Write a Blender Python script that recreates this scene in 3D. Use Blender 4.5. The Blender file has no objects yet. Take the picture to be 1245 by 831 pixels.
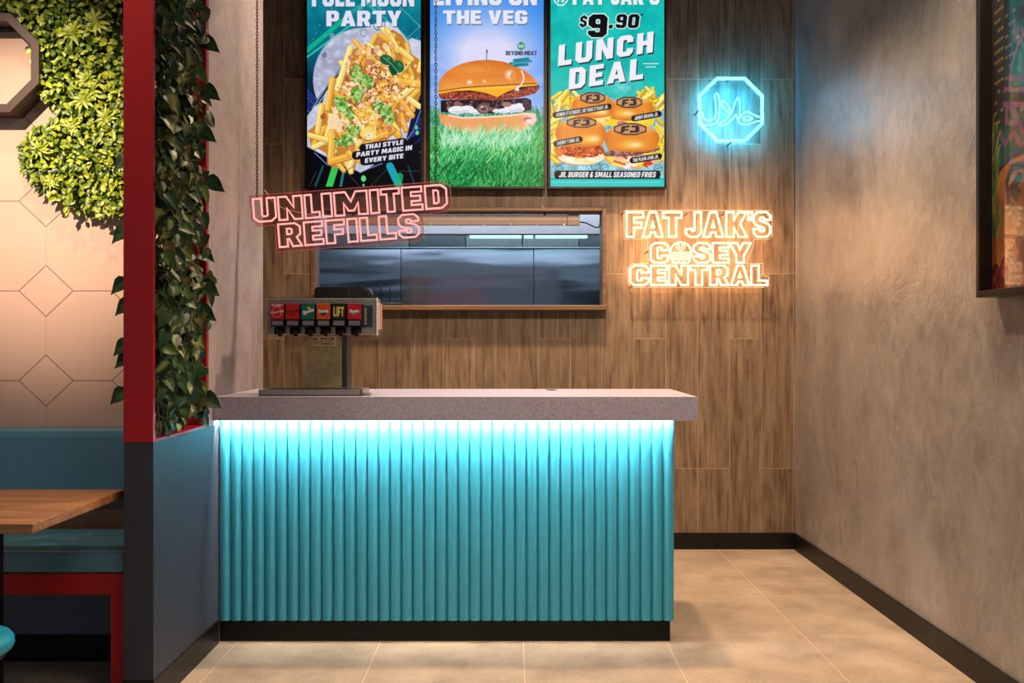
import bpy, bmesh, math, random
import numpy as np
from mathutils import Vector, Matrix, geometry
R = math.radians
rnd = random.Random(7)
S = bpy.context.scene
COL = S.collection

# ------------------------------------------------------------------ camera
F = 1100.0            # focal length in pixels of the 1245 x 831 frame
EYE = 1.277           # eye height
VX, VY = 622.0, 417.0 # vanishing point of the depth lines
cam_d = bpy.data.cameras.new('camera')
cam = bpy.data.objects.new('camera', cam_d); COL.objects.link(cam)
cam.location = (0, 0, EYE); cam.rotation_euler = (R(90), 0, 0)
cam_d.sensor_width = 36; cam_d.lens = 36*F/1245
cam_d.shift_x = (622.5-VX)/1245; cam_d.shift_y = (VY-415.5)/1245
cam_d.clip_start = 0.05; cam_d.clip_end = 60
S.camera = cam
S.view_settings.view_transform = 'Standard'
S.view_settings.look = 'None'
S.view_settings.gamma = 1
S.view_settings.use_curve_mapping = False
S.view_settings.exposure = 0.0

def at(px, py, d):
    return Vector(((px-VX)*d/F, d, EYE-(py-VY)*d/F))

# ------------------------------------------------------------------ world and lamps
w = bpy.data.worlds.new('world'); S.world = w; w.use_nodes = True
w.node_tree.nodes['Background'].inputs[0].default_value = (.74, .84, 1.0, 1)
w.node_tree.nodes['Background'].inputs[1].default_value = 0.17

def spot(name, loc, aim, power, size, blend=.6, radius=.04, color=(1, .74, .5)):
    l = bpy.data.lights.new(name, 'SPOT'); l.energy = power; l.color = color
    l.spot_size = R(size); l.spot_blend = blend; l.shadow_soft_size = radius
    o = bpy.data.objects.new(name, l); COL.objects.link(o); o.location = loc
    o.rotation_euler = (Vector(aim)-Vector(loc)).to_track_quat('-Z', 'Y').to_euler()
def area(name, loc, aim, power, sx, sy, color=(1, .78, .58)):
    l = bpy.data.lights.new(name, 'AREA'); l.energy = power; l.color = color
    l.shape = 'RECTANGLE'; l.size = sx; l.size_y = sy
    o = bpy.data.objects.new(name, l); COL.objects.link(o); o.location = loc
    o.rotation_euler = (Vector(aim)-Vector(loc)).to_track_quat('-Z', 'Y').to_euler()
WARM = (1, .72, .47)
spot('downlight', (.53, 4.40, 3.68), (.53, 4.50, 0), 330, 112, .7, .075, WARM)
spot('downlight', (-.75, 4.40, 3.68), (-.75, 4.5, 0), 170, 105, .7, .3, WARM)
spot('downlight', (1.15, 2.9, 3.68), (1.15, 3.2, 0), 260, 100, .8, .2, WARM)
spot('downlight', (0, 2.6, 3.68), (0, 3.0, 0), 90, 70, .8, .05, WARM)
spot('track_light', (.5, .8, 3.68), (.35, 5.6, 1.7), 420, 40, .8, .06, WARM)
spot('wall_washer', (-2.25, .75, 3.62), (-1.93, 3.72, 1.93), 900, 25, 1.0, .03, (1, .77, .58))
spot('downlight', (-1.75, 2.6, 3.68), (-1.75, 2.95, 0), 95, 90, .8, .04, WARM)
area('room_fill', (.9, .9, 3.7), (1.1, 2.4, 0), 26, 1.2, 1.0, (1, .90, .80))  # unseen broad fill added over the front of the room
area('kitchen_fill', (-.2, 6.2, 2.85), (-.2, 6.9, 2.0), 62, 2.6, .4, (.78, .88, 1))  # cool kitchen light, aimed to brighten the hood front
area('kitchen_fill', (-.3, 7.25, 2.7), (-.3, 5.75, 2.0), 120, 2.4, .3, (.78, .9, 1))  # added fill on the kitchen front wall, brightens its reflection in the sheets
area('hood_fill', (.1, 7.3, 2.55), (.1, 7.85, 2.25), 55, 2.2, .08, (.66, .94, 1))  # hidden light added to brighten the grease filters

# ------------------------------------------------------------------ materials
def srgb(r, g, b):
    f = lambda c: (c/255/12.92) if c/255 <= .04045 else ((c/255+.055)/1.055)**2.4
    return (f(r), f(g), f(b), 1)
class N:
    """tiny node-graph writer"""
    def __init__(s, name):
        s.m = bpy.data.materials.new(name); s.m.use_nodes = True
        s.t = s.m.node_tree; s.b = s.t.nodes['Principled BSDF']; s.out = s.t.nodes['Material Output']
    def node(s, kind, **kw):
        n = s.t.nodes.new(kind)
        for k, v in kw.items(): setattr(n, k, v)
        return n
    def put(s, sock, v):
        if hasattr(v, 'is_linked') or isinstance(v, bpy.types.NodeSocket): s.t.links.new(v, sock)
        else: sock.default_value = v
    def math(s, op, a, b=0.0, c=None):
        n = s.node('ShaderNodeMath', operation=op)
        s.put(n.inputs[0], a); s.put(n.inputs[1], b)
        if c is not None: s.put(n.inputs[2], c)
        return n.outputs[0]
    def coord(s, scale=(1, 1, 1), loc=(0, 0, 0)):
        g = s.node('ShaderNodeNewGeometry') ; mp = s.node('ShaderNodeMapping')
        tc = s.node('ShaderNodeTexCoord')
        s.t.links.new(tc.outputs['Object'], mp.inputs[0])
        mp.inputs['Scale'].default_value = scale; mp.inputs['Location'].default_value = loc
        return mp.outputs[0]
    def xyz(s):
        tc = s.node('ShaderNodeTexCoord'); sp = s.node('ShaderNodeSeparateXYZ')
        s.t.links.new(tc.outputs['Object'], sp.inputs[0]); return sp.outputs
    def noise(s, vec, scale, detail=4, rough=.55, dist=0.0):
        n = s.node('ShaderNodeTexNoise'); s.put(n.inputs['Vector'], vec)
        n.inputs['Scale'].default_value = scale; n.inputs['Detail'].default_value = detail
        n.inputs['Roughness'].default_value = rough; n.inputs['Distortion'].default_value = dist
        return n.outputs[0]
    def ramp(s, fac, stops):
        n = s.node('ShaderNodeValToRGB'); s.put(n.inputs[0], fac)
        e = n.color_ramp.elements
        while len(e) < len(stops): e.new(.5)
        for k, (p, c) in enumerate(stops):
            e[k].position = p; e[k].color = c if len(c) == 4 else (*c, 1)
        return n.outputs[0]
    def mix(s, fac, a, b, mode='MIX'):
        n = s.node('ShaderNodeMix', data_type='RGBA', blend_type=mode)
        s.put(n.inputs[0], fac); s.put(n.inputs[6], a); s.put(n.inputs[7], b)
        return n.outputs[2]
    def bump(s, h, strength=.2, dist=.01):
        n = s.node('ShaderNodeBump'); s.put(n.inputs['Height'], h)
        n.inputs['Strength'].default_value = strength; n.inputs['Distance'].default_value = dist
        s.t.links.new(n.outputs[0], s.b.inputs['Normal'])
    def set(s, **kw):
        for k, v in kw.items(): s.put(s.b.inputs[k.replace('_', ' ')], v)
        return s
def simple(name, col, rough=.5, metal=0, spec=.5, speck=0.0, scale=60, bump=0.0, bscale=200):
    n = N(name); n.set(Roughness=rough, Metallic=metal); n.b.inputs['Specular IOR Level'].default_value = spec
    if speck:
        c2 = tuple(min(1, x*(1+speck)) for x in col[:3])+(1,); c1 = tuple(x*(1-speck) for x in col[:3])+(1,)
        n.set(Base_Color=n.ramp(n.noise(n.coord(), scale, 5, .6), [(.35, c1), (.65, c2)]))
    else: n.set(Base_Color=col)
    if bump: n.bump(n.noise(n.coord(), bscale, 3), bump, .002)
    return n.m
def emit(name, col, strength):
    n = N(name); n.set(Base_Color=(.02, .02, .02, 1), Emission_Color=(*col, 1), Emission_Strength=strength, Roughness=.4)
    return n.m

MAT = {}
MAT['black'] = simple('black_paint', srgb(14, 13, 14), .35)
MAT['bezel'] = simple('black_plastic', srgb(6, 6, 7), .35, spec=.25)
MAT['skirting'] = simple('black_skirting', srgb(18, 16, 15), .42, spec=.3, speck=.15, scale=14)
MAT['red'] = simple('red_powder_coat', srgb(176, 16, 14), .5, speck=.08, scale=300)
MAT['red_frame'] = simple('red_frame_paint', srgb(170, 14, 22), .42, speck=.06, scale=200)
MAT['laminate'] = simple('slate_laminate', srgb(58, 62, 74), .5, speck=.06, scale=40, spec=.3)
MAT['teal_flute'] = simple('teal_fluted_paint', srgb(62, 168, 200), .42)
MAT['kick'] = simple('black_kickboard', srgb(7, 7, 7), .5, spec=.25)
MAT['under'] = simple('grey_under_panel', srgb(104, 112, 134), .6)
MAT['cushion'] = simple('teal_vinyl', srgb(80, 138, 162), .3, spec=1.0, speck=.06, scale=120, bump=.1, bscale=260)
MAT['stool_pad'] = simple('bright_teal_vinyl', srgb(20, 150, 185), .4)
MAT['steel'] = simple('brushed_steel', srgb(176, 168, 158), .36, .65, speck=.06, scale=90)
MAT['steel_dark'] = simple('dark_steel', srgb(95, 98, 104), .4, 1.0, speck=.1, scale=40)
MAT['brown_panel'] = simple('brown_back_panel', srgb(110, 84, 66), .6, speck=.1, scale=25)
MAT['led'] = emit('led_diffuser', (1.0, 1.0, .86), 600)

# lilac-grey stone worktop
n = N('grey_stone'); v = n.coord()
c = n.ramp(n.noise(v, 160, 4, .7), [(.3, srgb(136, 131, 150)), (.5, srgb(172, 167, 188)), (.75, srgb(194, 188, 204))])
n.set(Base_Color=c, Roughness=.42); MAT['stone'] = n.m

# polished plaster
def plaster(name, dark, mid, light, r0=.22, r1=.42, sp=.8):
    n = N(name); v = n.coord((1, 1, .8)); big = n.noise(v, 1.6, 8, .62, .6); fine = n.noise(n.coord((1, 1, .7)), 9, 8, .65, 1.2); n.b.inputs['Specular IOR Level'].default_value = sp
    m = n.math('ADD', n.math('MULTIPLY', big, .6), n.math('MULTIPLY', fine, .4))
    n.set(Base_Color=n.ramp(m, [(.34, dark), (.5, mid), (.66, light)]))
    n.set(Roughness=n.math('ADD', n.math('MULTIPLY', fine, r1-r0), r0))
    streak = n.noise(n.coord((1.0, 1.0, .7)), 5, 7, .62, 2.6)
    h = n.math('ADD', n.math('MULTIPLY', streak, .8), n.math('MULTIPLY', n.noise(n.coord(), 60, 4, .6), .2))
    n.bump(h, .28, .02)
    return n.m
MAT['plaster'] = plaster('polished_plaster', srgb(112, 104, 100), srgb(150, 141, 135), srgb(174, 165, 158))
MAT['plaster_pale'] = plaster('pale_plaster', srgb(132, 122, 126), srgb(162, 152, 156), srgb(184, 172, 174), .45, .6, .3)

# wood-look plank wall (planks stand upright)
n = N('wood_plank_tile'); x, y, z = n.xyz()
PW, PL = .197, 1.206
colf = n.math('DIVIDE', n.math('SUBTRACT', x, 1.349), PW)
ci = n.math('FLOOR', colf); fu = n.math('SUBTRACT', colf, ci)
ph = n.math('COMPARE', n.math('FLOORED_MODULO', ci, 3.0), 0.0, .1)
off = n.math('ADD', n.math('MULTIPLY', ph, 1.302-1.704), 1.704)
rowf = n.math('DIVIDE', n.math('SUBTRACT', z, off), PL)
ri = n.math('FLOOR', rowf); fv = n.math('SUBTRACT', rowf, ri)
cv = n.node('ShaderNodeCombineXYZ'); n.put(cv.inputs[0], ci); n.put(cv.inputs[1], ri)
wn = n.node('ShaderNodeTexWhiteNoise', noise_dimensions='2D'); n.put(wn.inputs['Vector'], cv.outputs[0])
gv = n.node('ShaderNodeCombineXYZ')
n.put(gv.inputs[0], n.math('ADD', x, n.math('MULTIPLY', wn.outputs[0], 7.0)))
n.put(gv.inputs[1], n.math('MULTIPLY', wn.outputs[0], 30.0)); n.put(gv.inputs[2], n.math('MULTIPLY', z, .055))
grain = n.noise(gv.outputs[0], 55, 5, .6, .5)
gv2 = n.node('ShaderNodeCombineXYZ')
n.put(gv2.inputs[0], n.math('ADD', x, n.math('MULTIPLY', wn.outputs[0], 3.0)))
n.put(gv2.inputs[1], n.math('MULTIPLY', wn.outputs[0], 11.0)); n.put(gv2.inputs[2], n.math('MULTIPLY', z, .22))
band = n.noise(gv2.outputs[0], 9, 4, .6, 1.2)
m = n.math('ADD', n.math('MULTIPLY', grain, .55), n.math('MULTIPLY', band, .45))
base = n.ramp(m, [(.34, srgb(76, 58, 45)), (.46, srgb(118, 97, 78)), (.58, srgb(142, 121, 99)), (.7, srgb(158, 137, 114))])
base = n.mix(1.0, base, n.ramp(wn.outputs[0], [(0, (.84, .82, .80)), (1, (1.08, 1.05, 1.02))]), 'MULTIPLY')
kn = n.noise(n.coord((5, 5, 2.2)), 1.5, 2, .4)
base = n.mix(n.math('MULTIPLY', n.math('GREATER_THAN', kn, .76), .3), base, srgb(62, 46, 36))
eu = n.math('MINIMUM', fu, n.math('SUBTRACT', 1.0, fu)); ev = n.math('MINIMUM', fv, n.math('SUBTRACT', 1.0, fv))
gr = n.math('MAXIMUM', n.math('LESS_THAN', eu, .009), n.math('LESS_THAN', ev, .0017))
base = n.mix(n.math('MULTIPLY', gr, .7), base, srgb(186, 156, 122))
n.set(Base_Color=base, Roughness=.46); n.bump(n.math('SUBTRACT', grain, n.math('MULTIPLY', gr, .8)), .12, .004)
MAT['plank'] = n.m

# peach wall with a groove pattern of diamonds
n = N('peach_grooved_panel'); x, y, z = n.xyz()
u = n.math('SUBTRACT', n.math('FRACT', n.math('ADD', n.math('DIVIDE', n.math('SUBTRACT', x, -1.914), .382), 20.5)), .5)
q = n.math('SUBTRACT', n.math('FRACT', n.math('ADD', n.math('DIVIDE', n.math('SUBTRACT', z, 1.49), .369), 20.5)), .5)
au = n.math('MULTIPLY', n.math('ABSOLUTE', u), .382); av = n.math('MULTIPLY', n.math('ABSOLUTE', q), .369)
dd = n.math('SUBTRACT', n.math('ADD', n.math('DIVIDE', au, .1116), n.math('DIVIDE', av, .105)), 1.0)
dia = n.math('LESS_THAN', n.math('ABSOLUTE', dd), .024)
outs = n.math('GREATER_THAN', dd, 0.0)
hl = n.math('MULTIPLY', n.math('LESS_THAN', av, .0017), outs); vl = n.math('MULTIPLY', n.math('MULTIPLY', n.math('LESS_THAN', au, .0011), outs), .4)
g = n.math('MAXIMUM', dia, n.math('MAXIMUM', hl, vl))
pc = n.ramp(n.noise(n.coord(), 3, 3), [(.3, srgb(214, 178, 158)), (.7, srgb(224, 188, 168))])
n.set(Base_Color=n.mix(n.math('MULTIPLY', g, .8), pc, srgb(95, 70, 58)), Roughness=.55)
n.bump(n.math('MULTIPLY', g, -1.0), .6, .003); MAT['peach'] = n.m

# floor tiles
n = N('beige_stone_tile'); x, y, z = n.xyz(); T = .61
tu = n.math('DIVIDE', n.math('SUBTRACT', x, .05), T); tv = n.math('DIVIDE', n.math('SUBTRACT', y, 3.95), T)
iu = n.math('FLOOR', tu); iv = n.math('FLOOR', tv); fu = n.math('SUBTRACT', tu, iu); fv = n.math('SUBTRACT', tv, iv)
cv = n.node('ShaderNodeCombineXYZ'); n.put(cv.inputs[0], iu); n.put(cv.inputs[1], iv)
wn = n.node('ShaderNodeTexWhiteNoise', noise_dimensions='2D'); n.put(wn.inputs['Vector'], cv.outputs[0])
ns = n.noise(n.coord((1, 1, 1)), 130, 5, .75); nb = n.noise(n.coord((1, 1.0, 1)), 3.5, 5, .6)
m = n.math('ADD', n.math('MULTIPLY', ns, .5), n.math('MULTIPLY', nb, .5))
b = n.ramp(m, [(.36, srgb(138, 118, 101)), (.5, srgb(176, 156, 136)), (.64, srgb(202, 182, 160))])
b = n.mix(1.0, b, n.ramp(wn.outputs[0], [(0, (.93, .93, .93)), (1, (1.04, 1.04, 1.04))]), 'MULTIPLY')
eu = n.math('MINIMUM', fu, n.math('SUBTRACT', 1.0, fu)); ev = n.math('MINIMUM', fv, n.math('SUBTRACT', 1.0, fv))
gr = n.math('MAXIMUM', n.math('LESS_THAN', eu, .0035), n.math('MULTIPLY', n.math('LESS_THAN', ev, .0035), .45))
n.set(Base_Color=n.mix(n.math('MULTIPLY', gr, .7), b, srgb(226, 204, 178)), Roughness=n.math('ADD', n.math('MULTIPLY', ns, .2), .42))
n.bump(ns, .08, .003); MAT['tile'] = n.m

# solid timber
def timber(name, a, b_, c_, axis):
    n = N(name); sc = {'x': (.06, 1, 1), 'y': (1, .06, 1), 'z': (1, 1, .06)}[axis]
    g = n.noise(n.coord(sc), 46, 6, .62, .7); l = n.noise(n.coord(tuple(k*2 for k in sc)), 9, 3, .5)
    n.set(Base_Color=n.ramp(n.math('ADD', n.math('MULTIPLY', g, .6), n.math('MULTIPLY', l, .4)), [(.34, a), (.52, b_), (.68, c_)]), Roughness=.4)
    n.bump(g, .1, .003); return n.m
MAT['table'] = timber('oiled_oak', srgb(120, 76, 44), srgb(176, 122, 76), srgb(206, 152, 100), 'x')
MAT['window_timber'] = timber('stained_timber', srgb(88, 62, 42), srgb(116, 86, 60), srgb(138, 106, 76), 'x')

# kitchen stainless, slightly wavy
n = N('wavy_stainless'); n.set(Metallic=1.0, Base_Color=srgb(168, 180, 194), Roughness=.12)
n.bump(n.noise(n.coord((.6, 1, 3.2)), 2.0, 1, .4), .16, .05); MAT['splash'] = n.m
MAT['white_kitchen'] = simple('kitchen_white', srgb(196, 202, 206), .5)
MAT['filter'] = simple('grease_filter', srgb(112, 122, 130), .5, .3, speck=.1, scale=20)
MAT['filter_dark'] = simple('grease_filter_dark', srgb(78, 88, 96), .5, .3, speck=.1, scale=20)
MAT['hood'] = simple('hood_steel', srgb(176, 178, 184), .42, .85, speck=.04, scale=30)

# attribute-coloured
def attr_mat(name, emission=0.0, rough=.5, spec=.4, coat=0.0):
    n = N(name); a = n.node('ShaderNodeAttribute', attribute_name='Col')
    if emission:
        n.set(Base_Color=(.004, .004, .004, 1), Emission_Color=a.outputs[0], Emission_Strength=emission, Roughness=.25)
        n.b.inputs['Specular IOR Level'].default_value = .04
    else:
        n.set(Base_Color=a.outputs[0], Roughness=rough); n.b.inputs['Specular IOR Level'].default_value = spec
        if coat: n.set(Coat_Weight=coat, Coat_Roughness=.06)
    return n
MAT['display'] = attr_mat('lit_display', 1.0).m
MAT['mural'] = attr_mat('glossy_print', 0, .45, .4, 1.0).m
lf = attr_mat('leaf', 0, .36, .5)
MAT['leaf'] = lf.m
lf2 = attr_mat('glossy_leaf', 0, .28, .5); MAT['leaf_gloss'] = lf2.m; lf2.set(Roughness=.42); lf2.b.inputs['Specular IOR Level'].default_value = .3
MAT['stem'] = simple('green_stem', srgb(78, 92, 40), .5)

def acrylic(name, tint, haze, hazecol):
    n = N(name); nt = n.t
    tr = n.node('ShaderNodeBsdfTransparent'); tr.inputs[0].default_value = (*tint, 1)
    gl = n.node('ShaderNodeBsdfGlossy'); gl.inputs['Roughness'].default_value = .05
    di = n.node('ShaderNodeBsdfDiffuse'); di.inputs[0].default_value = (*hazecol, 1)
    m1 = n.node('ShaderNodeMixShader'); m1.inputs[0].default_value = haze
    nt.links.new(tr.outputs[0], m1.inputs[1]); nt.links.new(di.outputs[0], m1.inputs[2])
    m2 = n.node('ShaderNodeMixShader'); m2.inputs[0].default_value = .04
    nt.links.new(m1.outputs[0], m2.inputs[1]); nt.links.new(gl.outputs[0], m2.inputs[2])
    nt.links.new(m2.outputs[0], n.out.inputs[0]); return n.m
MAT['acrylic_clear'] = acrylic('clear_acrylic', (.97, .97, .97), .02, (.8, .8, .8))
MAT['acrylic_red'] = acrylic('red_tinted_acrylic', (.93, .85, .85), .035, (.6, .12, .12))
MAT['edge'] = simple('acrylic_edge', srgb(220, 150, 145), .3)
MAT['edge_clear'] = simple('acrylic_edge_clear', srgb(225, 225, 220), .3)
def neon(name, col, front, side, back):
    """neon tube; emission varies by facing, shaped for the glow it throws on the walls"""
    n = N(name); g = n.node('ShaderNodeNewGeometry'); sp = n.node('ShaderNodeSeparateXYZ'); n.t.links.new(g.outputs['Normal'], sp.inputs[0])
    a = n.node('ShaderNodeMapRange', interpolation_type='SMOOTHSTEP'); n.put(a.inputs[0], sp.outputs[1])
    for k, v in zip((1, 2, 3, 4), (-.25, .25, front, side)): a.inputs[k].default_value = v
    b = n.node('ShaderNodeMapRange', interpolation_type='SMOOTHSTEP'); n.put(b.inputs[0], sp.outputs[1])
    for k, v in zip((1, 2, 3, 4), (.25, .7, 0, back-side)): b.inputs[k].default_value = v
    n.set(Base_Color=(.02, .02, .02, 1), Emission_Color=(*col, 1), Emission_Strength=n.math('ADD', a.outputs[0], b.outputs[0]), Roughness=.4)
    return n.m
MAT['neon_pink'] = neon('neon_pink', (1.0, .33, .31), 1.5, 1.6, .5)
MAT['neon_cyan'] = neon('neon_cyan', (.13, .58, 1.0), 5, 8, 8)
MAT['neon_cyan_ring'] = neon('neon_cyan_ring', (.06, .55, 1.0), 8, 95, 30)
MAT['neon_cream'] = neon('neon_warm', (1.0, .50, .22), 6, 24, 10)
MAT['tube_light'] = emit('kitchen_tube', (.55, .95, 1.0), 1.1)

# ------------------------------------------------------------------ builders
class MB:
    def __init__(s): s.v = []; s.f = []; s.sm = []; s.c = []
    def add(s, vs, fs, smooth=False, col=None):
        b = len(s.v); s.v += [tuple(p) for p in vs]
        for f in fs: s.f.append([b+i for i in f]); s.sm.append(smooth)
        if col is not None:
            s.c += col if isinstance(col, list) else [col]*len(vs)
        return s
    def box(s, x0, x1, y0, y1, z0, z1, bev=0.0, seg=2):
        bm = bmesh.new(); bmesh.ops.create_cube(bm, size=1)
        for v in bm.verts:
            v.co = Vector(((x0+x1)/2+v.co.x*(x1-x0), (y0+y1)/2+v.co.y*(y1-y0), (z0+z1)/2+v.co.z*(z1-z0)))
        if bev: bmesh.ops.bevel(bm, geom=bm.edges[:], offset=bev, segments=seg, affect='EDGES', profile=.5, clamp_overlap=True)
        return s.bm(bm, smooth=False)
    def bm(s, bm, smooth=False):
        bm.verts.index_update()
        s.add([v.co.copy() for v in bm.verts], [[v.index for v in f.verts] for f in bm.faces], smooth); bm.free(); return s
    def tube(s, pts, r, n=8, closed=False, cap=True, smooth=True):
        pts = [Vector(p) for p in pts]; L = len(pts); rings = []
        prev = None
        for i, p in enumerate(pts):
            a = pts[i-1] if (i > 0 or closed) else p
            b = pts[(i+1) % L] if (i < L-1 or closed) else p
            d0 = (p-a).normalized() if (p-a).length > 1e-9 else None
            d1 = (b-p).normalized() if (b-p).length > 1e-9 else None
            t = ((d0 or d1)+(d1 or d0))
            if t.length < 1e-6: t = (d1 or d0)
            t.normalize()
            k = 1.0
            if d0 is not None and d1 is not None:
                k = 1/max(.55, math.cos(d0.angle(d1)/2))
            up = prev if prev is not None else (Vector((0, 1, 0)) if abs(t.y) < .9 else Vector((1, 0, 0)))
            e1 = up-t*up.dot(t)
            if e1.length < 1e-6: e1 = t.orthogonal()
            e1.normalize(); e2 = t.cross(e1); prev = e1
            rr = r[i] if isinstance(r, (list, tuple)) else r
            rings.append([p+(e1*math.cos(2*math.pi*j/n)+e2*math.sin(2*math.pi*j/n)*k)*rr for j in range(n)])
        vs = [q for rg in rings for q in rg]; fs = []
        for i in range(L if closed else L-1):
            for j in range(n):
                fs.append([i*n+j, i*n+(j+1) % n, ((i+1) % L)*n+(j+1) % n, ((i+1) % L)*n+j])
        if not closed and cap:
            fs.append(list(range(n))[::-1]); fs.append([(L-1)*n+j for j in range(n)])
        return s.add(vs, fs, smooth)
    def prism(s, outer, holes, fn, t0, t1):
        """2D polygon (with holes) -> solid; fn(u, v, w) maps to 3D, w in t0..t1"""
        loops = [outer]+list(holes); flat = [p for l in loops for p in l]
        tri = geometry.tessellate_polygon([[Vector((p[0], p[1], 0)) for p in l] for l in loops])
        k = len(flat)
        vs = [fn(u, v, t0) for u, v in flat]+[fn(u, v, t1) for u, v in flat]
        fs = [list(t) for t in tri]+[[a+k for a in t][::-1] for t in tri]
        b = 0
        for l in loops:
            m = len(l)
            for i in range(m):
                j = (i+1) % m; fs.append([b+i, b+j, b+j+k, b+i+k])
            b += m
        return s.add(vs, fs)
    def lathe(s, prof, cx, cy, n=24, smooth=True):
        vs = []; fs = []
        for r, z in prof:
            for j in range(n):
                a = 2*math.pi*j/n; vs.append((cx+r*math.cos(a), cy+r*math.sin(a), z))
        for i in range(len(prof)-1):
            for j in range(n): fs.append([i*n+j, i*n+(j+1) % n, (i+1)*n+(j+1) % n, (i+1)*n+j])
        fs.append(list(range(n))[::-1]); fs.append([(len(prof)-1)*n+j for j in range(n)])
        return s.add(vs, fs, smooth)
    def build(s, name, mat, parent=None, recalc=True):
        me = bpy.data.meshes.new(name); me.from_pydata(s.v, [], s.f); me.update()
        me.polygons.foreach_set('use_smooth', s.sm)
        if s.c:
            a = me.color_attributes.new('Col', 'FLOAT_COLOR', 'POINT')
            a.data.foreach_set('color', np.array([(*c[:3], 1) for c in s.c], dtype=np.float32).ravel())
        if recalc:
            bm = bmesh.new(); bm.from_mesh(me); bmesh.ops.recalc_face_normals(bm, faces=bm.faces[:]); bm.to_mesh(me); bm.free()
        for m in (mat if isinstance(mat, (list, tuple)) else [mat]): me.materials.append(m)
        o = bpy.data.objects.new(name, me); COL.objects.link(o)
        if parent is not None:
            o.parent = parent; o.matrix_parent_inverse = parent.matrix_world.inverted() if False else Matrix.Translation(-Vector(parent.location))
        return o
def box(name, mat, parent, *a, **k): return MB().box(*a, **k).build(name, mat, parent)
def tag(o, label=None, cat=None, group=None, kind=None):
    if label: o['label'] = label
    if cat: o['category'] = cat
    if group: o['group'] = group
    if kind: o['kind'] = kind
    return o
def thing(name, loc, label, cat, group=None):
    o = bpy.data.objects.new(name, None); COL.objects.link(o); o.location = loc; o.empty_display_size = .1
    return tag(o, label, cat, group)
def struct(name, mb, mat, label=None):
    o = mb.build(name, mat); o['kind'] = 'structure'
    if label: o['label'] = label
    return o

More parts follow.
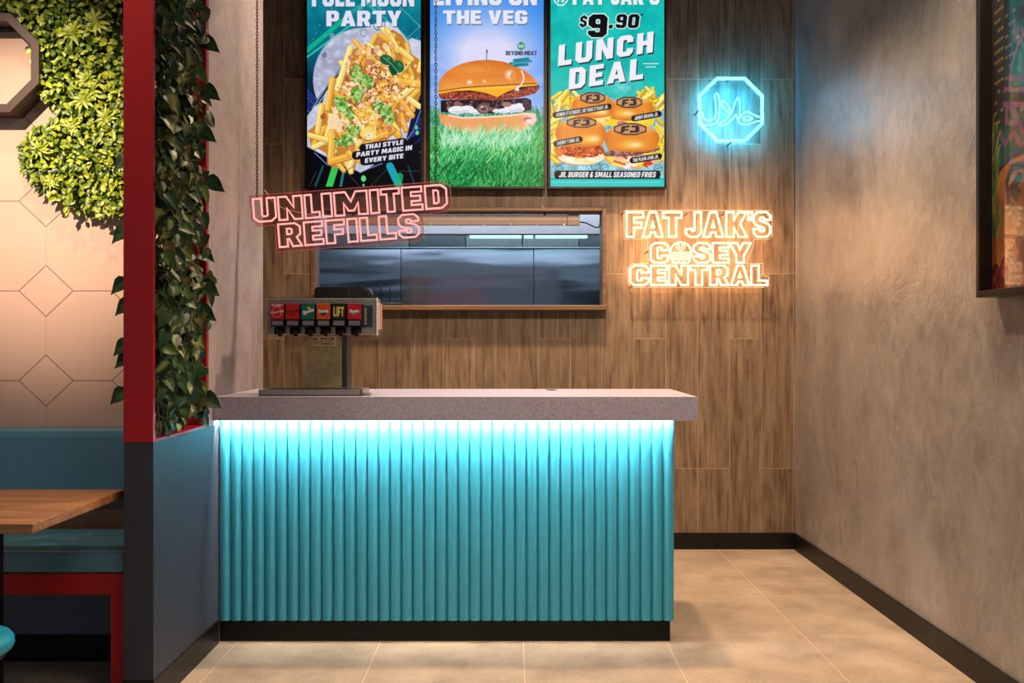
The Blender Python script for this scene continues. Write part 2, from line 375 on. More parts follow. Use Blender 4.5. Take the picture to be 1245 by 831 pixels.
# ------------------------------------------------------------------ block lettering (cap height 10)
G = {
'A': (8, [[(0,0),(2.7,10),(5.3,10),(8,0),(5.3,0),(4.9,1.8),(3.1,1.8),(2.7,0)], [(3.5,3.9),(4,6.4),(4.5,3.9)]]),
'B': (7, [[(0,0),(0,10),(5.6,10),(6.9,8.8),(6.9,6.1),(6.1,5.1),(7,4.2),(7,1.4),(5.6,0)], [(2.6,2.1),(4.3,2.1),(4.3,4.1),(2.6,4.1)], [(2.6,6),(4.2,6),(4.2,7.9),(2.6,7.9)]]),
'C': (7, [[(1.5,0),(0,1.6),(0,8.4),(1.5,10),(5.5,10),(7,8.4),(7,6.4),(4.3,6.4),(4.3,7.3),(3.9,7.8),(3.1,7.8),(2.7,7.3),(2.7,2.7),(3.1,2.2),(3.9,2.2),(4.3,2.7),(4.3,3.6),(7,3.6),(7,1.6),(5.5,0)]]),
'D': (7, [[(0,0),(0,10),(5.2,10),(7,8.2),(7,1.8),(5.2,0)], [(2.7,2.2),(3.8,2.2),(4.3,2.7),(4.3,7.3),(3.8,7.8),(2.7,7.8)]]),
'E': (6, [[(0,0),(0,10),(6,10),(6,7.8),(2.7,7.8),(2.7,6.1),(5.5,6.1),(5.5,3.9),(2.7,3.9),(2.7,2.2),(6,2.2),(6,0)]]),
'F': (6, [[(0,0),(0,10),(6,10),(6,7.8),(2.7,7.8),(2.7,5.9),(5.4,5.9),(5.4,3.7),(2.7,3.7),(2.7,0)]]),
'G': (7, [[(1.5,0),(0,1.6),(0,8.4),(1.5,10),(5.5,10),(7,8.4),(7,6.6),(4.3,6.6),(4.3,7.3),(3.9,7.8),(3.1,7.8),(2.7,7.3),(2.7,2.7),(3.1,2.2),(4.3,2.2),(4.3,3.6),(3.5,3.6),(3.5,5.4),(7,5.4),(7,1.6),(5.5,0)]]),
'H': (7, [[(0,0),(0,10),(2.7,10),(2.7,6.1),(4.3,6.1),(4.3,10),(7,10),(7,0),(4.3,0),(4.3,3.9),(2.7,3.9),(2.7,0)]]),
'I': (2.8, [[(0,0),(0,10),(2.8,10),(2.8,0)]]),
'J': (6, [[(1.4,0),(0,1.5),(0,3.2),(2.5,3.2),(2.5,2.6),(2.9,2.2),(3.4,2.7),(3.4,10),(6,10),(6,1.5),(4.6,0)]]),
'K': (7.4, [[(0,0),(0,10),(2.7,10),(2.7,6.4),(4.3,10),(7.2,10),(5,5.2),(7.4,0),(4.4,0),(2.7,4),(2.7,0)]]),
'L': (5.8, [[(0,0),(0,10),(2.7,10),(2.7,2.3),(5.8,2.3),(5.8,0)]]),
'M': (9.4, [[(0,0),(0,10),(3.2,10),(4.7,5.8),(6.2,10),(9.4,10),(9.4,0),(6.8,0),(6.8,5.2),(5.5,1.8),(3.9,1.8),(2.6,5.2),(2.6,0)]]),
'N': (7.4, [[(0,0),(0,10),(2.6,10),(4.8,5),(4.8,10),(7.4,10),(7.4,0),(4.8,0),(2.6,5),(2.6,0)]]),
'O': (7.2, [[(1.5,0),(0,1.6),(0,8.4),(1.5,10),(5.7,10),(7.2,8.4),(7.2,1.6),(5.7,0)], [(3.1,2.2),(4.1,2.2),(4.5,2.7),(4.5,7.3),(4.1,7.8),(3.1,7.8),(2.7,7.3),(2.7,2.7)]]),
'P': (6.8, [[(0,0),(0,10),(5.3,10),(6.8,8.5),(6.8,4.6),(5.3,3.1),(2.7,3.1),(2.7,0)], [(2.7,5.2),(3.8,5.2),(4.2,5.6),(4.2,7.4),(3.8,7.8),(2.7,7.8)]]),
'R': (7.2, [[(0,0),(0,10),(5.4,10),(6.9,8.5),(6.9,5.2),(5.7,3.9),(7.2,0),(4.3,0),(3.3,3.3),(2.7,3.3),(2.7,0)], [(2.7,5.4),(3.8,5.4),(4.2,5.8),(4.2,7.4),(3.8,7.8),(2.7,7.8)]]),
'S': (6.8, [[(1.4,0),(0,1.5),(0,3.2),(2.6,3.2),(2.6,2.5),(3,2.1),(3.8,2.1),(4.2,2.5),(4.2,3.3),(3.9,3.7),(1.2,4.6),(0,6),(0,8.5),(1.4,10),(5.4,10),(6.8,8.5),(6.8,6.9),(4.2,6.9),(4.2,7.5),(3.8,7.9),(3,7.9),(2.6,7.5),(2.6,6.8),(2.9,6.4),(5.6,5.5),(6.8,4.1),(6.8,1.5),(5.4,0)]]),
'T': (7, [[(2.1,0),(2.1,7.7),(0,7.7),(0,10),(7,10),(7,7.7),(4.9,7.7),(4.9,0)]]),
'U': (7.2, [[(1.5,0),(0,1.6),(0,10),(2.7,10),(2.7,2.7),(3.1,2.2),(4.1,2.2),(4.5,2.7),(4.5,10),(7.2,10),(7.2,1.6),(5.7,0)]]),
'V': (7.6, [[(2.5,0),(0,10),(2.8,10),(3.8,4.2),(4.8,10),(7.6,10),(5.1,0)]]),
'W': (10.4, [[(1.6,0),(0,10),(2.6,10),(3.3,4.6),(4.1,9),(6.3,9),(7.1,4.6),(7.8,10),(10.4,10),(8.8,0),(6.1,0),(5.2,4.6),(4.3,0)]]),
'Y': (7.6, [[(2.5,0),(2.5,3.8),(0,10),(2.8,10),(3.8,6.6),(4.8,10),(7.6,10),(5.1,3.8),(5.1,0)]]),
"'": (2.4, [[(.6,6.8),(.1,10),(2.4,10),(1.8,6.8)]]),
'.': (2.6, [[(0,0),(0,2.6),(2.6,2.6),(2.6,0)]]),
',': (2.6, [[(.2,-1.6),(0,2.4),(2.6,2.4),(2.4,.2),(1.2,-1.6)]]),
'9': (7, [[(1.5,0),(0,1.5),(0,2.9),(2.6,2.9),(2.9,2.2),(3.9,2.2),(4.3,2.7),(4.3,4),(1.5,4),(0,5.4),(0,8.5),(1.5,10),(5.5,10),(7,8.5),(7,1.5),(5.5,0)], [(3.1,5.8),(4.3,5.8),(4.3,7.4),(3.9,7.9),(3.1,7.9),(2.7,7.5),(2.7,6.2)]]),
'*': (3, [[(1,7),(1.2,8.2),(0,8),(0,9),(1.2,8.8),(1,10),(2,10),(1.8,8.8),(3,9),(3,8),(1.8,8.2),(2,7)]]),
'&': (7.6, [[(1.3,0),(0,1.3),(0,3.8),(1,5),(.5,6),(.5,8.7),(1.8,10),(4.6,10),(5.8,8.8),(5.8,6.6),(4.6,5.2),(5.3,4),(7.4,4.6),(7.2,2.9),(6.4,2.2),(7.6,0),(4.9,0),(4.5,.7),(3.9,0)], [(2.4,2.4),(2.9,1.9),(3.5,1.9),(2.8,3.7),(2.4,3.3)], [(2.8,6.6),(3.3,6.2),(3.7,6.9),(3.7,7.8),(2.8,7.8)]]),
}
G['0'] = G['O']
S_SHAPE = G['S'][1][0]
G['$'] = (6.8, [[(2.6,-1.2),(2.6,0)]+S_SHAPE[:25]+S_SHAPE[25:]+[(4.2,0),(4.2,-1.2)]])
G['$'] = (6.8, [S_SHAPE, [(2.8,10.0),(2.8,11.4),(4,11.4),(4,10.0)], [(2.8,0),(2.8,-1.4),(4,-1.4),(4,0)]])
def line_width(s, gap=.9, space=3.2):
    x = 0
    for ch in s: x += space if ch == ' ' else G[ch][0]+gap
    return x-gap
def layout(s, gap=.9, space=3.2):
    x = 0; out = []
    for ch in s:
        if ch == ' ': x += space; continue
        out.append((ch, x)); x += G[ch][0]+gap
    return out

# ------------------------------------------------------------------ painted prints (screens, mural)
def lin(a):
    a = np.clip(a, 0, 1)
    return np.where(a <= .04045, a/12.92, ((a+.055)/1.055)**2.4)
class Canvas:
    """a print painted in picture coordinates (x right, y down), k samples per unit"""
    def __init__(s, x0, y0, x1, y1, k, seed=1):
        s.x0, s.y0, s.x1, s.y1, s.k = x0, y0, x1, y1, k
        s.w = int(round((x1-x0)*k)); s.h = int(round((y1-y0)*k))
        s.a = np.zeros((s.h, s.w, 3)); s.r = np.random.RandomState(seed)
        s.X, s.Y = np.meshgrid(x0+(np.arange(s.w)+.5)/k, y0+(np.arange(s.h)+.5)/k)
    def noise(s, cell, seed=0, ax=1.0):
        r = np.random.RandomState(seed+17); out = np.zeros_like(s.X)
        gw = int((s.x1-s.x0)/(cell*ax))+3; gh = int((s.y1-s.y0)/cell)+3; g = r.rand(gh, gw)
        u = (s.X-s.x0)/(cell*ax); v = (s.Y-s.y0)/cell; i = u.astype(int); j = v.astype(int); fu = u-i; fv = v-j
        fu = fu*fu*(3-2*fu); fv = fv*fv*(3-2*fv)
        return (g[j, i]*(1-fu)+g[j, i+1]*fu)*(1-fv)+(g[j+1, i]*(1-fu)+g[j+1, i+1]*fu)*fv
    def blend(s, m, col):
        col = np.asarray(col, float)
        if col.ndim == 1: col = col[None, None, :]/255.0
        s.a = s.a*(1-m[..., None])+col*m[..., None]
    def _win(s, xa, ya, xb, yb):
        i0 = max(0, int((xa-s.x0)*s.k)-2); i1 = min(s.w, int((xb-s.x0)*s.k)+3)
        j0 = max(0, int((ya-s.y0)*s.k)-2); j1 = min(s.h, int((yb-s.y0)*s.k)+3)
        return (slice(j0, j1), slice(i0, i1)) if i1 > i0 and j1 > j0 else None
    def mask_poly(s, loops, ss=3):
        xs = [p[0] for l in loops for p in l]; ys = [p[1] for l in loops for p in l]
        W = s._win(min(xs), min(ys), max(xs), max(ys))
        if W is None: return None, None
        acc = np.zeros(s.X[W].shape)
        for a in range(ss):
            for b in range(ss):
                X = s.X[W]+((a+.5)/ss-.5)/s.k; Y = s.Y[W]+((b+.5)/ss-.5)/s.k
                ins = np.zeros(X.shape, bool)
                for l in loops:
                    n = len(l)
                    for i in range(n):
                        x1, y1 = l[i]; x2, y2 = l[(i+1) % n]
                        if y1 == y2: continue
                        c = ((y1 > Y) != (y2 > Y)) & (X < (x2-x1)*(Y-y1)/(y2-y1)+x1)
                        ins ^= c
                acc += ins
        return W, acc/(ss*ss)
    def _apply(s, W, m, col, tex=None):
        col = np.asarray(col, float)/255.0
        if tex is not None: col = np.clip(col[None, None, :]*tex[W][..., None], 0, 1)
        s.a[W] = s.a[W]*(1-m[..., None])+col*m[..., None]
    def poly(s, loops, col, alpha=1.0, tex=None):
        if loops and not isinstance(loops[0][0], (tuple, list)): loops = [loops]
        W, m = s.mask_poly(loops)
        if W is not None: s._apply(W, m*alpha, col, tex)
    def ell(s, cx, cy, rx, ry, col, ang=0, soft=None, alpha=1.0, tex=None, y_max=None, ring=None):
        r = max(rx, ry)*1.3+2; W = s._win(cx-r, cy-r, cx+r, cy+r)
        if W is None: return
        c, n = math.cos(R(ang)), math.sin(R(ang)); X = s.X[W]-cx; Y = s.Y[W]-cy
        d = np.sqrt(((X*c+Y*n)/rx)**2+((-X*n+Y*c)/ry)**2)
        e = soft if soft is not None else .6/(min(rx, ry)*s.k)
        m = np.clip((1-d)/e+.5, 0, 1) if soft is None else np.clip((1-d)/soft, 0, 1)
        if ring is not None: m = m*np.clip((d-(1-ring))/e+.5, 0, 1)
        if y_max is not None: m = m*np.clip((y_max-s.Y[W])*s.k+.5, 0, 1)
        s._apply(W, m*alpha, col, tex)
    def line(s, pts, wd, col, alpha=1.0, tex=None):
        for (xa, ya), (xb, yb) in zip(pts[:-1], pts[1:]):
            W = s._win(min(xa, xb)-wd, min(ya, yb)-wd, max(xa, xb)+wd, max(ya, yb)+wd)
            if W is None: continue
            dx, dy = xb-xa, yb-ya; L2 = dx*dx+dy*dy+1e-9
            t = np.clip(((s.X[W]-xa)*dx+(s.Y[W]-ya)*dy)/L2, 0, 1)
            d = np.hypot(s.X[W]-xa-t*dx, s.Y[W]-ya-t*dy)
            s._apply(W, np.clip((wd/2-d)*s.k+.5, 0, 1)*alpha, col, tex)
    def fry(s, xa, ya, xb, yb, wd, col):
        dark = [c*.72 for c in col]; lite = [min(255, c*1.12+18) for c in col]
        s.line([(xa+.5, ya+.6), (xb+.5, yb+.6)], wd+1.0, dark)
        s.line([(xa, ya), (xb, yb)], wd, col)
        n = Vector((-(yb-ya), xb-xa)).normalized()*wd*.2
        if n.y > 0: n = -n
        s.line([(xa+n.x, ya+n.y), (xb+n.x, yb+n.y)], wd*.38, lite, .8)
    def text(s, t, x, y, h, width, col, ang=0, shear=0, outline=None, ow=0, shadow=None, gap=.9, space=3.2):
        sx = width/line_width(t, gap, space); sy = h/10; c, n = math.cos(R(ang)), math.sin(R(ang))
        loops = []
        for ch, ox in layout(t, gap, space):
            lp = []
            for l in G[ch][1]:
                q = []
                for u, v in l:
                    a = (ox+u)*sx+v*sy*shear; b = v*sy
                    q.append((x+a*c-b*n*1, y-(a*n+b*c)))
                lp.append(q)
            loops.append(lp)
        if shadow:
            for lp in loops: s.poly([[(px+shadow[1], py+shadow[2]) for px, py in l] for l in lp], shadow[0])
        if outline:
            for lp in loops:
                for l in lp: s.line(l+[l[0]], ow*2, outline)
        for lp in loops: s.poly(lp, col)
    def mesh(s, name, fn, mat, parent, thick=None):
        """fn maps picture arrays X, Y to an (n,3) array of points"""
        X = s.x0+np.arange(s.w)/(s.w-1)*(s.x1-s.x0); Y = s.y0+np.arange(s.h)/(s.h-1)*(s.y1-s.y0)
        XX, YY = np.meshgrid(X, Y); co = fn(XX.ravel(), YY.ravel()).astype(np.float32)
        i = np.arange((s.h-1)*(s.w-1)); r = i//(s.w-1); c = i % (s.w-1); b = r*s.w+c
        q = np.stack([b, b+s.w, b+s.w+1, b+1], 1).astype(np.int32)
        me = bpy.data.meshes.new(name); me.vertices.add(len(co)); me.vertices.foreach_set('co', co.ravel())
        me.loops.add(q.size); me.loops.foreach_set('vertex_index', q.ravel())
        me.polygons.add(len(q)); me.polygons.foreach_set('loop_start', np.arange(0, q.size, 4, dtype=np.int32))
        me.update(calc_edges=True); me.validate()
        a = me.color_attributes.new('Col', 'FLOAT_COLOR', 'POINT')
        rgba = np.ones((len(co), 4), np.float32); rgba[:, :3] = lin(s.a).reshape(-1, 3)
        a.data.foreach_set('color', rgba.ravel()); me.materials.append(mat)
        o = bpy.data.objects.new(name, me); COL.objects.link(o)
        if parent is not None:
            o.parent = parent; o.matrix_parent_inverse = Matrix.Translation(-Vector(parent.location))
        return o

# ================================================================== STRUCTURE
BACK = 5.6; RW = 1.757; NIB = -1.25; PEACH = 3.72; CEIL = 3.8
struct('floor', MB().box(-4, 4, -1.5, 8.3, -.08, 0), MAT['tile'])
struct('ceiling', MB().box(-4, 4, -.2, 8.3, CEIL, CEIL+.1), simple('dark_ceiling', srgb(70, 64, 60), .8))
WX0, WX1, WZ0, WZ1 = -1.217, .560, 1.506, 2.091     # serving window opening
mb = MB()
e = .012
mb.box(-2.2, WX0-e, BACK, BACK+.13, 0, CEIL).box(WX1+e, RW, BACK, BACK+.13, 0, CEIL)
mb.box(WX0-e, WX1+e, BACK, BACK+.13, 0, WZ0-.02).box(WX0-e, WX1+e, BACK, BACK+.13, WZ1+e, CEIL)
struct('wall_back', mb, MAT['plank'])
struct('wall_right', MB().box(RW, RW+.15, -1.2, BACK, 0, CEIL), MAT['plaster'])
struct('wall_left', MB().box(-4, NIB, PEACH+.012, 4.55, 0, CEIL), MAT['plaster_pale'])
struct('wall_booth', MB().box(-4, -1.262, PEACH, PEACH+.011, 0, CEIL), MAT['peach'])
struct('wall_left_return', MB().box(-2.3, -2.2, 4.55, BACK, 0, CEIL), MAT['plaster_pale'])
struct('baseboard_back', MB().box(NIB-.3, RW-.016, BACK-.014, BACK, 0, .1), MAT['skirting'])
struct('baseboard_right', MB().box(RW-.014, RW, -1.2, BACK, 0, .1), MAT['skirting'])

# serving window: timber lining, frame and deep sill
ft = .024
mb = MB()
for a in ((WX0-ft, WX0, BACK-.022, BACK+.13, WZ0-.01, WZ1+ft), (WX1, WX1+ft, BACK-.022, BACK+.13, WZ0-.01, WZ1+ft),
          (WX0, WX1, BACK-.022, BACK+.13, WZ1, WZ1+ft)):
    mb.box(*a, .003)
wf = struct('window_1', mb, MAT['window_timber'])
sill = box('window_sill', MAT['window_timber'], wf, WX0-ft, WX1+ft, BACK-.112, BACK+.15, WZ0-.031, WZ0, .004)

# kitchen beyond
mb = MB()
mb.box(-3.2, 2.6, 8.06, 8.16, 0, 3.0)
struct('wall_kitchen', mb, MAT['kick'])
struct('wall_kitchen_left', MB().box(-3.2, -3.1, BACK+.13, 8.06, 0, 3.0), MAT['white_kitchen'])
struct('wall_kitchen_right', MB().box(2.5, 2.6, BACK+.13, 8.06, 0, 3.0), MAT['white_kitchen'])
struct('wall_kitchen_lower', MB().box(-3.1, WX0, BACK+.136, BACK+.15, 0, 1.93).box(WX1, 2.5, BACK+.136, BACK+.15, 0, 1.93).box(WX0, WX1, BACK+.136, BACK+.15, 0, WZ0-.04), MAT['steel_dark'])  # unseen wall face, made dark to limit the bright band the sheets mirror
struct('wall_kitchen_front', MB().box(-3.1, WX0, BACK+.136, BACK+.15, 1.931, 2.2).box(WX1, 2.5, BACK+.136, BACK+.15, 1.931, 2.2)
       .box(WX0, WX1, BACK+.136, BACK+.15, WZ1, 2.2), MAT['white_kitchen'])  # unseen white strip, shaped as the bright band mirrored in the sheets
struct('reflection_bulkhead', MB().box(-3.1, 2.5, BACK+.131, BACK+.30, 2.2, 3.0), MAT['kick'])  # block added out of view, darkens the upper reflection in the sheets
struct('ceiling_kitchen', MB().box(-3.2, 2.6, BACK+.13, 8.16, 3.0, 3.05), MAT['white_kitchen'])
# steel wall sheets: joints at px 487 and 649
xs = [-3.05, -2.17, (487-VX)*8.0/F, (649-VX)*8.0/F, 1.37, 2.45]
for k in range(5):
    o = box('steel_wall_sheet', MAT['splash'], None, xs[k]+.0025, xs[k+1]-.0025, 8.03, 8.058, .9, 2.11, .002)
    tag(o, ['stainless sheet on the kitchen wall, out of view far left', 'stainless wall sheet in the kitchen behind the drink tower, left of both joints',
            'wide middle stainless wall sheet between the two joints in the kitchen', 'stainless wall sheet right of the second joint in the kitchen',
            'stainless sheet on the kitchen wall, out of view far right'][k], 'wall panel', 'stainless wall sheets in the kitchen')
    if k in (0, 4): bpy.data.objects.remove(o)

# ================================================================== COUNTER
FX0, FX1, FD = -1.246, .693, 3.83
ct = thing('service_counter', (-.28, 4.1, 0), 'long counter faced in teal vertical flutes above a black kickboard', 'counter')
# fluted front: 40 half-round battens in one panel
prof = []; nfl = 40; pw = (FX1-FX0)/nfl
for k in range(nfl):
    for j in range(13):
        t = j/12; a = math.pi*t
        prof.append((FX0+k*pw+pw*(.5-.5*math.cos(a)), FD+.034-.019*math.sin(a)))
prof += [(FX1, 4.38), (FX0, 4.38)]
mb = MB(); mb.prism(prof, [], lambda u, v, w_: (u, v, w_), .094, .988)
fp = mb.build('fluted_panel', MAT['teal_flute'], ct)
for p_ in fp.data.polygons: p_.use_smooth = abs(p_.normal.z) < .5
fp.data.set_sharp_from_angle(angle=R(50))
box('kickboard', MAT['kick'], ct, FX0, .678, FD+.04, 4.36, 0, .093)

wt = thing('worktop', (-.23, 4.12, .95), 'thick grey stone worktop with a lit underside resting on the fluted counter', 'worktop')
mb = MB(); prof_ = [(3.79, .95), (3.804, .95), (3.804, .99), (4.45, .99), (4.45, 1.05), (3.79, 1.05)]
mb.prism(prof_, [], lambda u, v, t: (t, u, v), -1.2485, .779); mb.build('slab', MAT['stone'], wt)
box('led_strip', MAT['led'], wt, FX0, FX1, 3.8045, 3.809, .968, .974)
mb = MB(); mb.lathe([(.024, 1.0500), (.027, 1.0500), (.027, 1.052), (.019, 1.053), (.017, 1.0505)], .19, 4.33, 24)
mb.build('cable_grommet', MAT['black'], wt)

# ================================================================== DRINK DISPENSER
DX0, DX1 = -1.071, -.592
dd = thing('drink_dispenser', (-.85, 4.0, 1.05), 'stainless soft drink tower with six valves on the left end of the worktop', 'drink dispenser')
mb = MB()
tx0, tx1, ty0, ty1 = -1.073, -.633, 3.835, 4.02
mb.box(tx0, tx1, ty0, ty0+.008, 1.0505, 1.078, .002).box(tx0, tx1, ty1-.008, ty1, 1.0505, 1.078, .002)
mb.box(tx0, tx0+.008, ty0, ty1, 1.0505, 1.078, .002).box(tx1-.008, tx1, ty0, ty1, 1.0505, 1.078, .002)
mb.box(tx0, tx1, ty0, ty1, 1.0505, 1.056)
tray = mb.build('drip_tray', MAT['steel'], dd)
mb = MB()
for k in range(26):
    xx = tx0+.02+k*(tx1-tx0-.04)/25; mb.box(xx-.003, xx+.003, ty0+.01, 4.012, 1.071, 1.0775)
mb.build('grille', MAT['steel_dark'], tray)
mb = MB(); mb.box(tx1, tx1+.03, ty0+.03, ty0+.07, 1.0505, 1.066, .006); mb.build('tray_spout', MAT['steel'], tray)
column = box('column', simple('gold_tinted_steel', srgb(200, 174, 124), .42, .5, speck=.16, scale=45), dd, -.917, -.757, 4.03, 4.17, 1.056, 1.33, .004)  # warm gold reflection put into the steel's base colour
box('column_trim', MAT['steel_dark'], dd, -.756, -.735, 4.04, 4.16, 1.056, 1.33, .003)
stk = box('sticker', simple('cream_sticker', srgb(240, 222, 180), .6), column, -.892, -.782, 4.0285, 4.0295, 1.262, 1.305)
mb = MB()
for k, (a, b, z0, z1) in enumerate([(.0, .028, 1.288, 1.298), (.04, .1, 1.289, 1.3), (.0, .05, 1.279, 1.283), (.0, .03, 1.27, 1.275), (.04, .104, 1.268, 1.276), (.06, .09, 1.281, 1.285)]):
    for j in range(7):
        w0 = (b-a)/7; mb.box(-.89+a+j*w0, -.89+a+j*w0+w0*(.35+.5*rnd.random()), 4.0278, 4.0284, z0, z1)
mb.build('print', MAT['black'], stk)
for xx in (-.91, -.764):
    for zz in (1.295, 1.08): box('screw', MAT['steel_dark'], column, xx-.003, xx+.003, 4.027, 4.0299, zz-.003, zz+.003, .001)
head = box('head', MAT['steel'], dd, DX0, DX1, 3.955, 4.09, 1.313, 1.471, .003)
box('head_lid', MAT['black'], head, DX0+.004, DX1-.004, 3.962, 4.085, 1.471, 1.4745)
bright = simple('bright_screw', srgb(225, 220, 210), .2, 1.0)
for xx, zz in ((-1.045, 1.463), (-1.02, 1.463), (-.83, 1.462), (-.633, 1.462), (-.612, 1.462), (-.633, 1.322), (-.612, 1.322), (-1.062, 1.43), (-1.062, 1.41)):
    box('screw', bright, head, xx-.003, xx+.003, 3.951, 3.9549, zz-.003, zz+.003, .001)
box('side_plate', simple('bright_edge', srgb(236, 236, 234), .35, .3), dd, DX1+.0005, DX1+.006, 3.948, 3.972, 1.308, 1.474, .001)
cream_refl = simple('reflection_cream', srgb(222, 206, 192), .4); red_refl = simple('reflection_red', srgb(150, 40, 34), .4)
for k in range(4): box('side_reflection', red_refl if k % 2 else cream_refl, head, DX1+.0005, DX1+.012, 3.985+k*.024, 4.0+k*.024, 1.335, 1.45, .003)  # cream and red strips stand in for reflections on the head's side
kp = box('key_panel', MAT['steel_dark'], dd, -.648, -.607, 3.9505, 3.9549, 1.345, 1.44, .002)
box('switch', MAT['steel'], kp, -.645, -.632, 3.9465, 3.9504, 1.355, 1.43, .002)

vs = 3.895
brands = [(srgb(196, 18, 30), 'CLASSIC'), (srgb(190, 22, 18), 'ZERO'), (srgb(10, 104, 84), 'SPRITE'), (srgb(214, 86, 20), 'FANTA'), (srgb(18, 16, 12), 'LIFT'), (srgb(196, 10, 34), 'FANTA')]
white = simple('label_white', srgb(232, 232, 232), .5); lyel = simple('label_yellow', srgb(240, 214, 90), .5); grey = simple('price_strip', srgb(120, 118, 124), .5)
ink_red = simple('label_dark_red', srgb(96, 8, 8), .5); blue = simple('label_navy', srgb(30, 40, 90), .5)
def script_text(body, size, x, y, z, mat, parent, name, ang=0.0, shear=.3, offset=.0):
    cu = bpy.data.curves.new('lettering', 'FONT'); cu.body = body; cu.size = size; cu.shear = shear; cu.align_x = 'CENTER'; cu.align_y = 'CENTER'
    cu.extrude = .0004; cu.offset = offset; cu.resolution_u = 3
    t = bpy.data.objects.new('lettering', cu); COL.objects.link(t)
    bpy.context.view_layer.update()
    me = bpy.data.meshes.new_from_object(t.evaluated_get(bpy.context.evaluated_depsgraph_get()))
    bpy.data.objects.remove(t)
    me.transform(Matrix.Translation((x, y, z)) @ Matrix.Rotation(R(90), 4, 'X') @ Matrix.Rotation(R(ang), 4, 'Z'))
    me.materials.clear(); me.materials.append(mat)
    o = bpy.data.objects.new(name, me); COL.objects.link(o); o.parent = parent
    if parent.parent is None: o.matrix_parent_inverse = Matrix.Translation(-Vector(parent.location))
    return o
for k, (colr, word) in enumerate(brands):
    cx = (337+k*18.75-VX)*vs/F; hw = .0303
    mb = MB(); mb.box(cx-hw, cx+hw, vs, 3.954, 1.345, 1.447, .004); v = mb.build('valve', MAT['bezel'], dd)
    v['label'] = ['valve with a red label and white lettering', 'valve with a plain red label and dark script', 'valve with a green label',
                  'valve with an orange label', 'valve with a black label and yellow letters', 'valve with a crimson label'][k]
    zc = 1.412
    box('brand_label', simple('valve_label', colr, .45), v, cx-hw+.001, cx+hw-.001, vs-.003, vs-.0002, 1.378, 1.446, .001)
    y = vs-.0036
    if word == 'CLASSIC':
        script_text('CLASSIC', .0125, cx, y, 1.437, white, v, 'brand_lettering', 0, 0, .0004)
        script_text('Coca-Cola', .0135, cx, y, 1.41, white, v, 'brand_lettering', 8, .35, .0004)
        mb = MB(); mb.tube([(cx+.021*math.cos(a*.2618), y, 1.408+.021*math.sin(a*.2618)) for a in range(24)], .0007, 4, True); mb.build('ring_mark', white, v)
    elif word == 'ZERO':
        script_text('Coca-Cola', .0135, cx, y, 1.413, ink_red, v, 'brand_lettering', 8, .35, .0004)
        script_text('zero', .011, cx, y, 1.399, ink_red, v, 'brand_lettering', 0, .2, .0004)
    elif word == 'SPRITE':
        script_text('Sprite', .021, cx, y, 1.412, white, v, 'brand_lettering', 18, .35, .0012)
        mb = MB(); mb.prism([(cx+.004+.008*math.cos(t*.5236), 1.427+.004*math.sin(t*.5236)) for t in range(12)], [], lambda a, b, c: (a, y-c, b), 0, .0005); mb.build('fruit_mark', lyel, v)
    elif word == 'FANTA':
        mb = MB(); mb.prism([(cx+.013*math.cos(t*.5236), 1.405+.011*math.sin(t*.5236)) for t in range(12)], [], lambda a, b, c: (a, y+.0003-c, b), 0, .0004); mb.build('disc_mark', blue if k == 3 else grey, v)
        script_text('Fanta', .019, cx, y-.0006, 1.413, white, v, 'brand_lettering', 4, .1, .0012)
    else:
        mb = MB(); x0 = cx-.022; sx = .044/line_width('LIFT', 1.2)
        for ch, ox in layout('LIFT', 1.2):
            mb.prism([(x0+(ox+u)*sx, 1.39+b*.0042) for u, b in G[ch][1][0]], [], lambda a, b, c: (a, y-c, b), 0, .0006)
        mb.build('brand_lettering', lyel, v)
    box('price_strip', grey, v, cx-.024, cx+.024, vs-.002, vs-.0002, 1.352, 1.372, .0005)
    mb = MB(); nz = cx+.005
    mb.lathe([(.012, 1.3445), (.015, 1.342), (.015, 1.326), (.0115, 1.318), (.009, 1.305), (.007, 1.3045)], nz, 3.925, 14)
    mb.build('nozzle', MAT['bezel'], v)
    mb = MB(); mb.box(cx-.022, cx-.008, 3.93, 3.944, 1.312, 1.3449, .002).box(cx-.022, cx+.02, 3.945, 3.9519, 1.316, 1.3449, .002); mb.build('lever', MAT['bezel'], v)

# ================================================================== OBJECTS ON THE WINDOW SILL
pb = thing('plastic_box', (-1.03, 5.545, WZ0), 'black rounded plastic box on the window sill behind the drink tower', 'box')
mb = MB(); bx0, bx1 = -1.198, -.852
o2 = [(bx0, WZ0)]+[(bx1, WZ0), (bx1, WZ0+.06)]+[(bx1-.045+.045*math.cos(R(a)), WZ0+.06+.05*math.sin(R(a))) for a in (15, 30, 45, 60, 75, 90)]+[(bx0+.02+.02*math.cos(R(a)), WZ0+.09+.02*math.sin(R(a))) for a in (90, 120, 150, 180)]
mb.prism(o2, [], lambda u, v, t: (u, t, v), 5.495, 5.60); mb.build('shell', simple('matt_black_plastic', srgb(11, 11, 11), .34), pb)
mb = MB()
for k in range(7):
    a = R(12+k*13); c0 = Vector((bx1-.045, 5.4945, WZ0+.06)); d = Vector((math.cos(a), 0, math.sin(a)*1.1))
    mb.tube([c0+d*.012, c0+d*.043], .0012, 4)
mb.build('vent_ribs', MAT['steel_dark'], pb)
box('seam', MAT['steel_dark'], pb, -.987, -.985, 5.4938, 5.4949, WZ0+.004, WZ0+.108)

